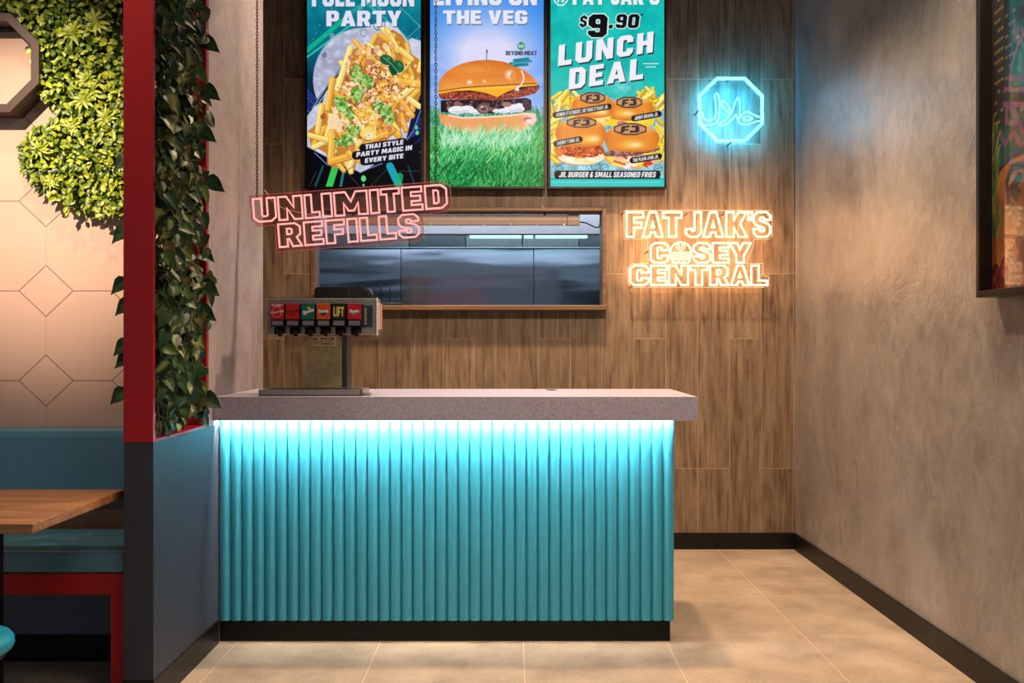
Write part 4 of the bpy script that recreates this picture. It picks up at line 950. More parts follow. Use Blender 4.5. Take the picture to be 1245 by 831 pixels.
def paint_burger(c):
    r = c.r; X, Y = c.X, c.Y
    d = np.clip(np.hypot((X-592)/78, (Y-70)/92), 0, 1.25)[..., None]; t = np.clip((Y+18)/160, 0, 1)[..., None]
    core = np.array([222, 220, 250])/255; edge = np.array([66, 142, 236])/255
    c.a = core+(edge-core)*np.clip((d-.35)/.75, 0, 1); tp = np.array([58, 140, 238])/255
    c.a = c.a+(tp-c.a)*np.clip(1-(t*2.2), 0, 1)*.85
    c.blend(np.clip((Y-95)/60, 0, .6), (190, 200, 246))
    cl = c.noise(10, 2)*.6+c.noise(4, 3)*.4
    c.blend(np.clip((cl-.5)*2.4, 0, .65)*np.clip((Y-50)/30, 0, 1)*np.clip(1-np.hypot((X-592)/40, (Y-60)/60), .2, 1), (226, 228, 252))
    for x, y, q in ((530, 66, 7), (527, 74, 9), (538, 80, 8), (533, 92, 10), (656, 96, 10), (648, 108, 9), (529, 112, 9)): c.ell(x, y, q, q*.9, (176, 194, 246), soft=.9, alpha=.7)
    # grass behind
    for k in range(900):
        x = 521+r.rand()*142; y = 128+r.rand()*34; e = min(abs(x-523), abs(x-661)); y = max(y, 132-12*math.exp(-e/14.0))
        col = [(34, 150, 84), (70, 180, 110), (140, 210, 160), (20, 120, 64)][r.randint(4)]
        c.line([(x, y+9), (x+r.randn()*3, y)], 1.1, col, .8)
    # bun crown
    crown = [(533, 111)]+[(592-59*math.cos(R(a)), 109-36*math.sin(R(a))**.9) for a in range(6, 100, 6)]+[(612, 75), (626, 80), (638, 86), (648, 94), (654, 102), (620, 104), (592, 105), (568, 106), (548, 109)]
    c.poly(crown, (228, 122, 44))
    W, m = c.mask_poly([crown])
    def shade(fn, col, amt):
        f = np.zeros(c.X.shape); f[W] = m; c.blend(f*np.clip(fn, 0, 1)*amt, col)
    shade((c.Y-92)/16, (246, 182, 96), .8); shade(1-np.hypot((X-578)/40, (Y-84)/16), (238, 158, 70), .9); shade((84-Y)/10, (196, 98, 30), .7); shade((540-X)/12+.4, (214, 120, 50), .5)
    shade(c.noise(4, 5)*1.0, (236, 150, 70), .35)
    c.ell(571, 100, 4.5, 4, (255, 240, 214), soft=.9); c.ell(589, 99, 3, 3, (255, 226, 190), soft=.9, alpha=.8)
    c.ell(620, 91, 8.5, 8, (250, 222, 196), soft=.7, alpha=.85); c.ell(624, 92, 4, 4.5, (236, 150, 74)); c.ell(619, 90, 2.5, 2.5, (255, 246, 232), soft=.8)
    for k in range(50): c.ell(560+r.rand()*80, 78+r.rand()*14, .5, .4, (160, 74, 24), alpha=.6)
    c.line([(591.5, 74), (592, 61)], 1, (110, 110, 100)); c.line([(592, 61), (592, 64)], 1.5, (60, 80, 60))
    # cheese and patty
    c.poly([(534, 115), (545, 112), (560, 107), (592, 104.5), (630, 102), (653, 101), (656, 106), (652, 112), (610, 119), (560, 117)], (60, 22, 14))
    patty = [(533, 114), (548, 112), (580, 112), (606, 118), (622, 111), (654, 104), (655, 109), (650, 114), (630, 119), (600, 122), (570, 121), (540, 121), (535, 119)]
    pm = .62+.75*c.noise(2.2, 7)*1.0; c.poly(patty, (150, 66, 50), tex=pm)
    for k in range(240):
        x, y = 536+r.rand()*116, 106+r.rand()*15
        if 112-(x-592)*.02 < y+2: pass
        Wp = patty; 
        ins = sum(((y1 > y) != (y2 > y)) and (x < (x2-x1)*(y-y1)/(y2-y1+1e-9)+x1) for (x1, y1), (x2, y2) in zip(Wp, Wp[1:]+Wp[:1])) % 2
        if ins: c.ell(x, y, .9, .7, [(206, 110, 80), (96, 32, 26), (226, 140, 110), (170, 60, 44)][r.randint(4)], alpha=.8)
    c.poly([(533, 110), (548, 108), (566, 106), (592, 105), (630, 103), (654, 101), (653, 104), (632, 106), (616, 112), (605, 118), (590, 113), (572, 110), (552, 111), (534, 114.5)], (250, 178, 48))
    c.line([(534, 111), (560, 107), (592, 104.6), (652, 101.5)], 1, (110, 46, 18)); c.line([(560, 109), (592, 108), (630, 105)], 1.2, (255, 206, 100), .8)
    # mushrooms and sauce
    c.poly([(536, 122), (570, 121), (600, 122), (640, 119), (646, 122), (646, 134), (610, 138), (560, 138), (536, 136)], (40, 24, 30))
    for k in range(56):
        x, y = 538+r.rand()*106, 122+r.rand()*13; c.ell(x, y, 2+r.rand()*3, 1.6+r.rand()*2, [(66, 44, 56), (104, 70, 66), (34, 20, 30), (136, 92, 84), (84, 60, 80)][r.randint(5)], ang=r.rand()*180); c.ell(x-.6, y-.8, .8, .5, (210, 190, 190), alpha=.7)
    for x, y, rx, ry in ((556, 134, 11, 5), (568, 133, 9, 4.5), (578, 136, 8, 3), (622, 132, 9, 5), (631, 131, 7, 5.5), (612, 135, 8, 3), (604, 135, 5, 2.5)): c.ell(x, y, rx, ry, (240, 238, 246)); c.ell(x, y+ry*.5, rx*.8, ry*.4, (204, 204, 226), alpha=.7)
    c.ell(588, 132, 8.5, 6.5, (112, 78, 84)); c.ell(588, 132.5, 6, 4.2, (160, 122, 124)); c.ell(588, 132.5, 3.6, 2.6, (100, 66, 74)); c.ell(586, 130, 1.6, 1, (226, 210, 210))
    c.ell(556, 126, 4, 3, (150, 96, 80)); c.ell(616, 127, 6, 3, (168, 120, 104)); c.ell(639, 126, 4, 6, (70, 50, 76)); c.ell(642, 131, 4.5, 3.5, (52, 38, 60))
    # heel of the bun
    heel = [(533, 138), (545, 140), (560, 143), (590, 142), (620, 140), (640, 137), (651, 138), (652, 146), (647, 155), (630, 162), (580, 164), (548, 159), (537, 151)]
    c.poly(heel, (236, 160, 98)); W, m = c.mask_poly([heel]); shade((Y-150)/14, (246, 200, 150), .8); shade((544-X)/12, (226, 130, 70), .7); shade(c.noise(5, 9), (246, 182, 120), .4); shade((X-634)/8, (250, 216, 206), .8)
    c.line([(546, 140), (562, 143.4), (590, 142.4), (620, 140.5), (640, 138)], 2, (250, 222, 204)); c.ell(641, 145, 5, 3, (196, 120, 130)); c.ell(643, 147, 3.4, 2, (250, 220, 220))
    # grass in front
    for k in range(5200):
        y = 156+74*r.rand()**.9; x = 521+r.rand()*142; dd_ = min(abs(x-523), abs(x-661))
        if y < 166+3*math.sin(x*.2) and 534 < x < 652 and r.rand() < .8: continue
        f = (y-156)/74
        if f < .3: pal = [(150, 226, 172), (110, 206, 140), (186, 240, 200), (60, 176, 104)]
        elif f < .55: pal = [(40, 176, 96), (110, 210, 120), (10, 146, 76), (170, 230, 150), (4, 120, 62)]
        else: pal = [(6, 140, 66), (0, 108, 48), (40, 170, 86), (0, 84, 38), (100, 196, 110)]
        col = pal[r.randint(len(pal))]
        if dd_ < 14 and f < .4: col = [v*.55 if i != 1 else v*.8 for i, v in enumerate(col)]
        h = 5+r.rand()*9; a = r.randn()*.5+.25; c.line([(x, y+h*.5), (x+a*h*.6, y-h*.2), (x+a*h*1.1, y-h*.55)], .7+r.rand()*.6, col, .85)
    for k in range(130):
        x, y = 536+r.rand()*114, 160+r.rand()*16; c.line([(x, y+6), (x+r.randn()*4, y-5)], .7, (216, 246, 210), .6)
    # brand corner
    c.ell(633.5, 56, 4.6, 5, (60, 150, 100)); c.line([(630.5, 54), (632, 58), (633.5, 55), (635, 58), (636.5, 54)], .9, (230, 240, 240))
    c.text('BEYOND', 614.8, 67.4, 5.2, 21, (58, 62, 84), 0, 0, gap=.7); c.text('MEAT', 637.4, 67.4, 5.2, 15, (58, 62, 84), 0, 0, gap=.7)
    for x0, y0, x1, y1 in ((625, 73.5, 642, 71.5), (620, 77.5, 645, 74.5), (625, 80, 641, 78.5)): c.line([(x0, y0), (x1, y1)], 3.2, (10, 130, 150))
    for k in range(14): x = 622+k*1.7; c.line([(x, 77.8-(x-622)*.12), (x+.9, 77.6-(x-622)*.12)], .9, (150, 220, 226), .7)
    c.line(smooth([(634, 86), (637, 94), (635, 102), (628, 108)], 2), 1.5, (240, 240, 246)); c.poly([(625, 110), (631, 110.5), (630, 104.5)], (240, 240, 246))
    # heading
    c.text('LIVING ON', 527.5, 6.6, 23, 125, (230, 230, 246), 0, 0, shadow=((90, 110, 150), .7, 1.1)); c.text('THE VEG', 539, 29.4, 16.5, 102, (232, 231, 246), 0, 0, shadow=((80, 110, 120), .7, 1.2))

def paint_deal(c):
    r = c.r; X, Y = c.X, c.Y
    c.a[:] = np.array([14, 186, 178])/255; n = c.noise(14, 1)*.6+c.noise(5, 2)*.4
    c.blend(np.clip((n-.45)*1.4, 0, .5), (40, 206, 192)); c.blend(np.clip((.5-n)*1.2, 0, .4), (4, 160, 158))
    c.blend(np.clip(1-np.hypot((X-757)/36, (Y-104)/22), 0, 1)*.7*(c.noise(5, 4)+.3).clip(0, 1), (170, 232, 226))
    c.blend(np.clip(1-np.hypot((X-722)/50, (Y-20)/26), 0, 1)*.3, (90, 220, 210))
    # tray paper
    c.poly([(669, 128), (700, 118), (790, 120), (808, 130), (808, 216), (669, 216)], (150, 208, 220), tex=.82+.3*c.noise(6, 6))
    for k in range(90):
        x, y = 670+r.rand()*137, 150+r.rand()*62; a = r.rand()*3; L = 3+r.rand()*6; c.line([(x, y), (x+L*math.cos(a), y+L*math.sin(a))], .6, (44, 110, 140), .65)
    for x, y, q in ((724, 201, 6), (735, 204, 5), (800, 150, 5), (680, 206, 5), (800, 205, 5)): c.ell(x, y, q, q, (60, 120, 150), ring=.15); c.line([(x-q, y+2), (x+q, y-2)], .7, (50, 110, 140))
    for k in range(6): c.line([(671+k*5, 204-k*1.4), (680+k*5, 198-k*1.4)], .9, (50, 104, 130), .8)
    cols = [(246, 206, 60), (250, 220, 96), (234, 184, 44), (252, 228, 130)]
    def fries(poly_c, n, spread, angs):
        for k in range(n):
            x, y = poly_c[0]+r.randn()*spread[0], poly_c[1]+r.randn()*spread[1]; a = angs+r.randn()*28; L = 13
            c.fry(x-math.cos(R(a))*L/2, y-math.sin(R(a))*L/2, x+math.cos(R(a))*L/2, y+math.sin(R(a))*L/2, 3.4, cols[r.randint(4)])
    fries((690, 124), 24, (7, 6), -45); fries((796, 124), 34, (10, 7), -50); fries((785, 116), 8, (6, 3), -15); fries((673, 160), 24, (3.5, 12), -50); fries((803, 176), 26, (4, 12), 60); fries((672, 184), 8, (2, 5), 70)
    def bun(cx, cy, rx, ry, yb, base=(234, 142, 48), glow=(0, 8)):
        dome = [(cx-rx*math.cos(R(a)), cy-ry*math.sin(R(a))**.92) for a in range(0, 181, 9)]+[(cx+rx*.86, yb-2), (cx+rx*.5, yb), (cx, yb+1), (cx-rx*.5, yb), (cx-rx*.86, yb-2)]
        c.poly(dome, base); W, m = c.mask_poly([dome])
        def sh(fn, col, amt):
            f = np.zeros(c.X.shape); f[W] = m; c.blend(f*np.clip(fn, 0, 1)*amt, col)
        sh((cy-ry*.35-Y)/(ry*.5), (250, 196, 130), .75); sh(1-np.hypot((X-cx-glow[0])/(rx*.62), (Y-(cy+glow[1]))/(ry*.4)), (255, 206, 96), .95)
        sh(1-np.hypot((X-cx-glow[0]-rx*.15)/(rx*.3), (Y-(cy+glow[1]))/(ry*.2)), (255, 240, 190), .9); sh((X-cx-rx*.66)/(rx*.3), (204, 100, 26), .6); sh((cx-rx*.66-X)/(rx*.3), (206, 100, 26), .6); sh((Y-yb+4)/6, (190, 92, 26), .7)
    def logo(cx, cy, rx, ry):
        p = oct_pts(cx, cy, rx, ry); c.poly(p, (206, 150, 104)); c.line(p+[p[0]], 1.6, (62, 44, 42))
        s = rx/14.0; t_ = ry/7.0; K = (58, 44, 46)
        c.poly([(cx-7*s, cy-3.6*t_), (cx+0*s, cy-4.6*t_), (cx-.6*s, cy-2.2*t_), (cx-4*s, cy-1.6*t_), (cx-4.4*s, cy+.2*t_), (cx-1*s, cy-.4*t_), (cx-1.4*s, cy+1.6*t_), (cx-4.8*s, cy+2.2*t_), (cx-5.2*s, cy+4.4*t_), (cx-8.2*s, cy+4.6*t_)], K)
        c.poly([(cx+1.4*s, cy-4.6*t_), (cx+7.4*s, cy-4.4*t_), (cx+7.8*s, cy+2.6*t_), (cx+5.6*s, cy+4.4*t_), (cx-.2*s, cy+4.4*t_), (cx-.2*s, cy+1.6*t_), (cx+4.2*s, cy+1.6*t_), (cx+4.2*s, cy-2*t_), (cx+1.2*s, cy-2*t_)], K)
    # back pair
    c.ell(722, 143, 30, 9, (240, 190, 60)); c.ell(722, 147, 30, 7, (246, 206, 84))
    for k in range(16): c.ell(697+r.rand()*52, 140+r.rand()*9, 4, 2.6, [(236, 164, 50), (250, 206, 90), (220, 120, 40), (255, 226, 150)][r.randint(4)], ang=r.rand()*90)
    bun(720.5, 130, 25, 18, 143, glow=(8, 6)); logo(720.8, 119, 15.5, 6.6)
    c.ell(767, 148, 28.5, 8.5, (246, 210, 40)); c.ell(756, 150, 6, 3, (200, 120, 130)); c.ell(776, 146, 14, 3, (252, 226, 90)); c.ell(767, 143, 26, 4, (226, 160, 40))
    bun(767.5, 133, 27, 15.5, 146, glow=(-8, 5)); logo(765, 124.5, 16, 6.6)
    # front left: fried chicken
    c.ell(706, 189, 30, 12, (226, 138, 60)); c.ell(707, 191, 28, 9, (248, 228, 190)); c.ell(708, 194, 22, 6, (244, 236, 206))
    for k in range(10): c.ell(690+r.rand()*40, 191+r.rand()*6, 4, 2, [(250, 226, 120), (255, 246, 224)][k % 2])
    for k in range(330):
        a = r.rand()*6.28; d_ = math.sqrt(r.rand()); c.ell(708+27*d_*math.cos(a), 182.5+8.5*d_*math.sin(a), 1.8, 1.3, [(178, 62, 22), (140, 40, 16), (214, 92, 40), (232, 124, 60)][r.randint(4)], ang=r.rand()*90)
    c.ell(679, 184, 4, 7, (224, 130, 50), ang=-30)
    bun(706, 163, 31, 20, 178, glow=(12, 6)); logo(707, 149, 18.5, 6.2)
    # front right: beef
    c.ell(768, 192, 33, 13, (240, 170, 90)); c.ell(769, 191, 32, 9.5, (250, 214, 90)); c.ell(772, 195, 26, 7, (246, 190, 150))
    for k in range(26): c.ell(746+r.rand()*46, 190+r.rand()*11, 5, 2, [(250, 226, 110), (214, 60, 40), (255, 240, 226), (244, 196, 60)][r.randint(4)], ang=20+r.randn()*20)
    c.ell(762, 202, 5, 3, (255, 236, 236)); c.line([(747, 196), (760, 200)], 2.4, (200, 70, 40), .8)
    for k in range(300):
        a = r.rand()*6.28; d_ = math.sqrt(r.rand()); x = 768+33*d_*math.cos(a); c.ell(x, 183+5.5*d_*math.sin(a)-(x-768)*.10+1, 1.7, 1.2, [(176, 120, 108), (140, 88, 80), (206, 156, 142), (112, 66, 62)][r.randint(4)])
    c.line([(738, 186), (752, 189), (770, 188), (790, 184), (802, 180)], 1.1, (90, 44, 36), .8)
    bun(768, 170, 33.5, 20, 184, glow=(0, 6)); logo(766, 157, 20.5, 7)
    # captions
    def cap(x0, y0, x1, y1, t_, th=7.4, hh=4.4):
        c.line([(x0, y0), (x1, y1)], th, (14, 12, 14)); a = math.degrees(math.atan2(y0-y1, x1-x0)); L = math.hypot(x1-x0, y1-y0)
        c.text(t_, x0+math.sin(R(a))*0+.2, y0+hh/2*math.cos(R(a)), hh, L-.8, (236, 234, 236), a, .2, gap=1.1)
    cap(676, 140, 740, 129.6, "I KNOW IT'S CHEESY, SO TAKE IT EASY JR."); cap(771, 144, 800.5, 138.6, 'JONNY DRAMA JR.'); cap(677, 174.6, 705, 169.4, 'CHERRY T CHIC JR.'); cap(769, 195, 801, 190, 'THE PLAIN JANE JR.')
    c.line([(679, 212.3), (798, 212.3)], 10, (14, 12, 18)); c.poly([(675, 208), (802, 207.4), (802, 217.4), (675, 217.4)], (14, 12, 18))
    c.text('JR. BURGER & SMALL SEASONED FRIES', 679.5, 215.6, 6.8, 117, (240, 238, 242), 0, .22, gap=.8, space=2.8)
    c.poly([(669, 218.5), (808, 218.5), (808, 228), (669, 228)], (60, 206, 200))
    for k in range(52): x = 673+k*2.5; c.line([(x, 221+r.rand()), (x+1.5, 221+r.rand())], .9, (150, 232, 226), .7)
    # small print, price, headline
    c.text("FAT JAK'S", 696.5, 6, 22, 105, (238, 240, 246), 0, 0, shadow=((8, 120, 120), .6, .8))
    p = oct_pts(682, -1, 8, 8); c.line(p+[p[0]], 1.6, (226, 240, 240)); c.text('FJ', 678, 3, 7, 8, (226, 240, 240))
    BK = (16, 14, 20)
    c.text('$', 704.5, 32.6, 13, 8.5, BK, 0, .12, outline=(220, 244, 240), ow=.9)
    c.text('9', 714.5, 45.5, 28, 23, BK, 0, .06, outline=(226, 246, 244), ow=1.3)
    c.text('.', 740, 34.8, 18, 4.6, BK, 0, .1, outline=(220, 244, 240), ow=.9); c.text('90', 748, 34.4, 17, 28, BK, 0, .12, outline=(222, 244, 242), ow=1); c.ell(780.3, 18.3, 1.4, 1.4, BK)
    c.text('LUNCH', 678.5, 80.5, 25, 116, (240, 238, 248), 8.3, .2, shadow=((20, 34, 60), 1.3, 1.8), gap=1.6); c.text('DEAL', 691.5, 109, 25, 91, (240, 238, 248), 8.3, .2, shadow=((20, 34, 60), 1.3, 1.8), gap=1.6)
    for k in range(9): x = 782+k*2.1; c.line([(x, 77.6), (x+1.3, 77.5)], 1.2, (224, 246, 246), .9)
    for k in range(6): x = 785+k*2.1; c.line([(x, 81.6), (x+1.4, 81.5)], 1.2, (224, 246, 246), .9)

screen(373.5, 511.5, 'left menu screen showing loaded fries under FULL MOON PARTY', paint_fries, 3)
screen(523, 661, 'middle menu screen showing one burger on grass under a blue sky', paint_burger, 5)
screen(669.5, 807.5, 'right menu screen, turquoise, with a $9.90 LUNCH DEAL and four burgers', paint_deal, 9)

# ================================================================== PARTITION AND PLANTS
PX0, PX1, PY0, PY1, PZ = -1.35, -1.247, 3.15, 3.712, .93
pt_ = thing('partition', (-1.3, 3.43, 0), 'low slate grey partition carrying a tall red open planter frame beside the counter', 'partition')
mb = MB(); mb.prism([(PX0, PY0), (PX1, PY0), (PX1, 3.845), (-1.2495, 3.845), (-1.2495, PY1), (PX0, PY1)], [], lambda u, v, t: (u, v, t), .1, PZ); mb.build('base_box', MAT['laminate'], pt_)
box('skirting', MAT['skirting'], pt_, PX0-.004, PX1+.004, PY0-.004, PY1, 0, .0995)
box('skirting', MAT['skirting'], pt_, -1.2495, PX1+.0035, PY1+.0005, 3.845, 0, .0995)
box('front_post', MAT['red_frame'], pt_, PX0-.001, PX1, PY0-.002, PY0+.016, PZ, CEIL-.002, .001)
box('back_post', MAT['red_frame'], pt_, PX0-.001, PX1, PY1-.016, PY1, PZ, CEIL-.002, .001)
box('planter_tray', MAT['red_frame'], pt_, PX0, PX1, PY0+.0165, PY1-.0165, PZ, PZ+.01, .001)
box('top_rail', MAT['red_frame'], pt_, PX0, PX1, PY0+.0165, PY1-.0165, CEIL-.02, CEIL-.003, .001)

def heart_leaf(mb, pos, tip, nor, L, Wd, c_mid, c_edge):
    """pointed heart-shaped leaf folded on its midrib, drooping towards the tip"""
    tip = tip.normalized(); side = tip.cross(nor).normalized(); nor = side.cross(tip).normalized()
    prof = [(0, .02), (-.06, .30), (.12, .50), (.35, .48), (.6, .34), (.82, .14), (1, 0)]
    vs = []; cs = []
    for t, h in prof:
        dz = -.22*max(0, t)**2*L; b = pos+tip*(t*L)+nor*dz
        for sgn, cc in ((-1, c_edge), (-.42, c_edge if rnd.random() < .6 else c_mid), (0, c_mid), (.38, c_edge if rnd.random() < .6 else c_mid), (1, c_edge)):
            vs.append(b+side*(sgn*h*Wd)+nor*(abs(sgn)*h*Wd*.34+(.03*L*math.sin(t*9+sgn*5) if abs(sgn) == 1 else 0))); k = .88+.24*rnd.random(); cs.append(tuple(x*k for x in cc))
    fs = []
    for i in range(len(prof)-1):
        a = i*5; fs += [[a+j, a+j+1, a+j+6, a+j+5] for j in range(4)]
    mb.add(vs, fs, True, cs)
vine = thing('climbing_plant', (-1.3, 3.43, PZ+.01), 'trailing pothos with variegated heart-shaped leaves filling the red planter frame', 'plant')
mb = MB(); ms = MB(); n_leaf = 0
greens = [(.010, .038, .008), (.016, .054, .009), (.007, .030, .009), (.040, .085, .012), (.010, .044, .014), (.060, .050, .012), (.006, .024, .008)]
creams = [(.26, .31, .08), (.16, .23, .04), (.06, .14, .03), (.04, .10, .02), (.34, .36, .12)]
for s_ in range(15):
    x = rnd.uniform(PX0+.02, PX1-.01); y = PY0+.05+(PY1-PY0-.10)*((s_+.5)/15); pts = []; z = CEIL-.05; ph = rnd.random()*6
    while z > PZ+.012: pts.append(Vector((x+.018*math.sin(z*5+ph), y+.025*math.sin(z*3.3+ph*2), z))); z -= .09
    pts.append(Vector((x, y, PZ+.012))); ms.tube(pts, .0028, 5)
def add_leaf(x, y, z, out):
    global n_leaf
    outv = Vector((out, rnd.uniform(-1.0, -.05), rnd.uniform(-.1, .45))).normalized()
    tip = Vector((rnd.uniform(-.5, .6)*abs(out)+.15*out, rnd.uniform(-.75, .75), -rnd.uniform(.25, 1.0))).normalized()
    L = rnd.uniform(.042, .08); tip.y = max(tip.y, -(y-PY0-.025)/L); g = rnd.choice(greens); cm = rnd.choice(creams) if rnd.random() < .4 else tuple(k*1.5 for k in g)
    ms.tube([Vector((x-out*.02, y+rnd.uniform(-.02, .02), z+.03)), Vector((x, y, z))], .0014, 4)
    heart_leaf(mb, Vector((x, y, z)), tip, outv, L, L*rnd.uniform(.72, .95), cm, g); n_leaf += 1
z = PZ+.03
for i in range(1300):
    zz = PZ+.05+(CEIL-PZ-.1)*rnd.random(); yy = rnd.uniform(PY0+.035, PY1-.10) if rnd.random() < .8 else rnd.uniform(PY0+.03, PY1-.03)
    if yy > PY1-.17 and zz > 1.6 and rnd.random() < .55: continue
    add_leaf(rnd.uniform(-1.29, -1.215), yy, zz, 1)
for i in range(600):
    add_leaf(rnd.uniform(-1.34, -1.28), rnd.uniform(PY0+.04, PY1-.06), PZ+.05+(CEIL-PZ-.1)*rnd.random(), rnd.choice([1, 1, -1]))
for px, py in ((148, 288), (147, 350), (152, 376), (150, 425), (146, 484), (150, 200), (152, 440)):
    p = at(px+6, py-8, 3.32); heart_leaf(mb, Vector((p.x, 3.32, p.z)), Vector((-.8, -.1, -.6)), Vector((-.2, -1, .3)), .075, .06, (.06, .13, .03), (.022, .055, .016))
for px, py in ((262, 62), (258, 170), (268, 230), (262, 355), (258, 385), (264, 490), (263, 120)):
    p = at(px-12, py-8, 3.66); heart_leaf(mb, Vector((p.x, 3.62, p.z)), Vector((.8, -.2, -.45)), Vector((.1, -1, .4)), .085, .07, (.05, .11, .03), (.02, .048, .016))
mb.build('foliage', MAT['leaf_gloss'], vine, recalc=False); ms.build('stems', MAT['stem'], vine)

# moss-and-leaf green wall on the booth wall
gw = thing('green_wall', (-1.8, PEACH, 1.9), 'lush yellow-green artificial foliage panel on the peach booth wall', 'plant')
shape = [(-80, -75), (170, -75), (158, 26), (146, 30), (143, 46), (154, 60), (178, 110), (178, 240), (158, 264), (125, 266), (95, 258), (76, 242), (56, 226), (40, 205), (38, 182), (50, 162), (80, 146), (86, 134), (66, 122), (49, 103), (51, 48), (24, 16), (-20, 12), (-80, 12)]
def inpoly(x, y, P): return sum(((y1 > y) != (y2 > y)) and (x < (x2-x1)*(y-y1)/(y2-y1+1e-9)+x1) for (x1, y1), (x2, y2) in zip(P, P[1:]+P[:1])) % 2
def to_wall(px, py): p = at(px, py, PEACH); return p.x, p.z
mb = MB()
inner = [((x-60)*.955+58 if x > -79 else x, (y-120)*.965+118 if y > -74 else y) for x, y in shape]
mb.prism([to_wall(*p) for p in inner], [], lambda u, v, t: (u, t, v), PEACH-.001, PEACH-.025); mb.build('backing', simple('dark_green_backing', srgb(24, 32, 12), .8), gw)
mb = MB(); pal = [(.12, .20, .012), (.22, .32, .018), (.07, .13, .010), (.34, .42, .025), (.44, .50, .04), (.15, .25, .02), (.05, .09, .009)]
def oval_leaf(pos, tip, nor, L, Wd, col):
    tip = tip.normalized(); side = tip.cross(nor).normalized(); nor = side.cross(tip).normalized(); vs = []
    for t, h in ((0, .08), (.3, .42), (.62, .46), (.88, .22), (1, .02)):
        b = pos+tip*t*L-nor*(.25*t*t*L)
        for sg in (-1, 0, 1): vs.append(b+side*sg*h*Wd+nor*abs(sg)*h*Wd*.45)
    fs = []
    for i in range(4): a = i*3; fs += [[a, a+1, a+4, a+3], [a+1, a+2, a+5, a+4]]
    mb.add(vs, fs, True, [col]*len(vs))
y = -72
while y < 270:
    x = -76
    while x < 180:
        for k in range(2):
            px, py = x+rnd.uniform(-2.4, 2.4), y+rnd.uniform(-2.4, 2.4)
            if not inpoly(px, py, shape): continue
            X_, Z_ = to_wall(px, py); d = rnd.uniform(.02, .085); nor = Vector((rnd.uniform(-.6, .6), -1, rnd.uniform(-.2, .9)))
            a = rnd.uniform(0, 6.283); tip = Vector((math.cos(a), -.55, math.sin(a)-.25))
            low = max(0, min(1, (py-60)/120)); i = rnd.randrange(7) if rnd.random() > .35*low else rnd.choice([3, 4, 1])  # spot-lit look put into leaf colour: paler greens favoured lower down
            oval_leaf(Vector((X_, PEACH-d, Z_)), tip, nor, rnd.uniform(.020, .036), rnd.uniform(.016, .024), pal[i])
        x += 4.6
    y += 4.6
for px, py, q in ((128, 36, .065), (100, 48, .06), (122, 118, .05), (113, 128, .055), (118, 104, .05), (60, 186, .045), (100, 160, .045), (140, 150, .05), (75, 225, .04)):
    X_, Z_ = to_wall(px, py)
    for k in range(11):
        a = k*.571+rnd.uniform(-.15, .15); oval_leaf(Vector((X_, PEACH-.082, Z_)), Vector((math.cos(a), -.35, math.sin(a))), Vector((0, -1, .3)), q*rnd.uniform(.75, 1.05), q*.30, rnd.choice([pal[3], pal[4], pal[1]]))
for k in range(150):   # long grass tips round the lower rim
    j = rnd.choice([12, 13, 14, 15, 16, 17, 18, 11, 13, 14]); a, b = shape[j], shape[j+1]; t = rnd.random()
    X_, Z_ = to_wall(a[0]+(b[0]-a[0])*t, a[1]+(b[1]-a[1])*t); ax = (a[0]+(b[0]-a[0])*t-110)/80
    oval_leaf(Vector((X_, PEACH-rnd.uniform(.02, .06), Z_)), Vector((ax*rnd.uniform(.3, 1)+rnd.uniform(-.3, .3), -.3, -rnd.uniform(.1, 1))), Vector((0, -1, .4)), rnd.uniform(.025, .045), .012, rnd.choice(pal))
mb.build('foliage', MAT['leaf'], gw, recalc=False)

# octagonal frame
oc = at(-13, 76, 3.62); of = thing('octagonal_frame', (oc.x, PEACH, oc.z), 'deep dark brown octagonal ring frame on the peach wall next to the foliage', 'wall frame')
ro, ri = .198/math.cos(R(22.5)), .166/math.cos(R(22.5))
P8 = lambda r_: [(oc.x+r_*math.cos(R(22.5+45*i)), oc.z+r_*math.sin(R(22.5+45*i))) for i in range(8)]
mb = MB(); mb.prism(P8(ro), [P8(ri)], lambda u, v, t: (u, t, v), PEACH-.0005, PEACH-.10); mb.build('ring', simple('bronze_brown', srgb(74, 54, 46), .45, speck=.08, scale=60), of)
mb = MB(); mb.prism(P8(ri-.0005), [P8(ri-.010)], lambda u, v, t: (u, t, v), PEACH-.0005, PEACH-.03); mb.build('inner_lip', simple('bronze_dark', srgb(48, 36, 32), .5), of)

# ================================================================== BOOTH
bn = thing('booth_bench', (-2.1, 3.45, 0), 'red framed booth bench with a teal cushion against the peach wall', 'bench')
BX0, BX1 = -3.0, -1.372
box('seat_cushion', MAT['cushion'], bn, BX0, BX1, 3.205, 3.615, .458, .535, .014, 3)
mb = MB()
pr = [(3.715, .66), (3.64, .66), (3.615, .68), (3.618, .9), (3.628, .922), (3.645, .932), (3.68, .934), (3.715, .93)]
mb.prism(pr, [], lambda u, v, t: (t, u, v), BX0, BX1+.015); mb.build('backrest', MAT['cushion'], bn)
box('back_panel', MAT['brown_panel'], bn, BX0, BX1+.01, 3.64, 3.715, .45, .659)
box('seat_rail', MAT['red'], bn, BX0, BX1, 3.207, 3.25, .383, .4575, .002)
box('rear_rail', MAT['red'], bn, BX0, BX1, 3.58, 3.61, .383, .4575, .002)
for x0, x1 in ((BX1-.05, BX1), (-2.3, -2.25), (BX0, BX0+.05)):
    box('leg', MAT['red'], bn, x0, x1, 3.207, 3.25, 0, .3825, .002)
box('under_seat_panel', MAT['under'], bn, BX0, BX1, 3.632, 3.66, .105, .4575)
box('under_seat_skirting', MAT['skirting'], bn, BX0, BX1, 3.622, 3.66, 0, .1045)

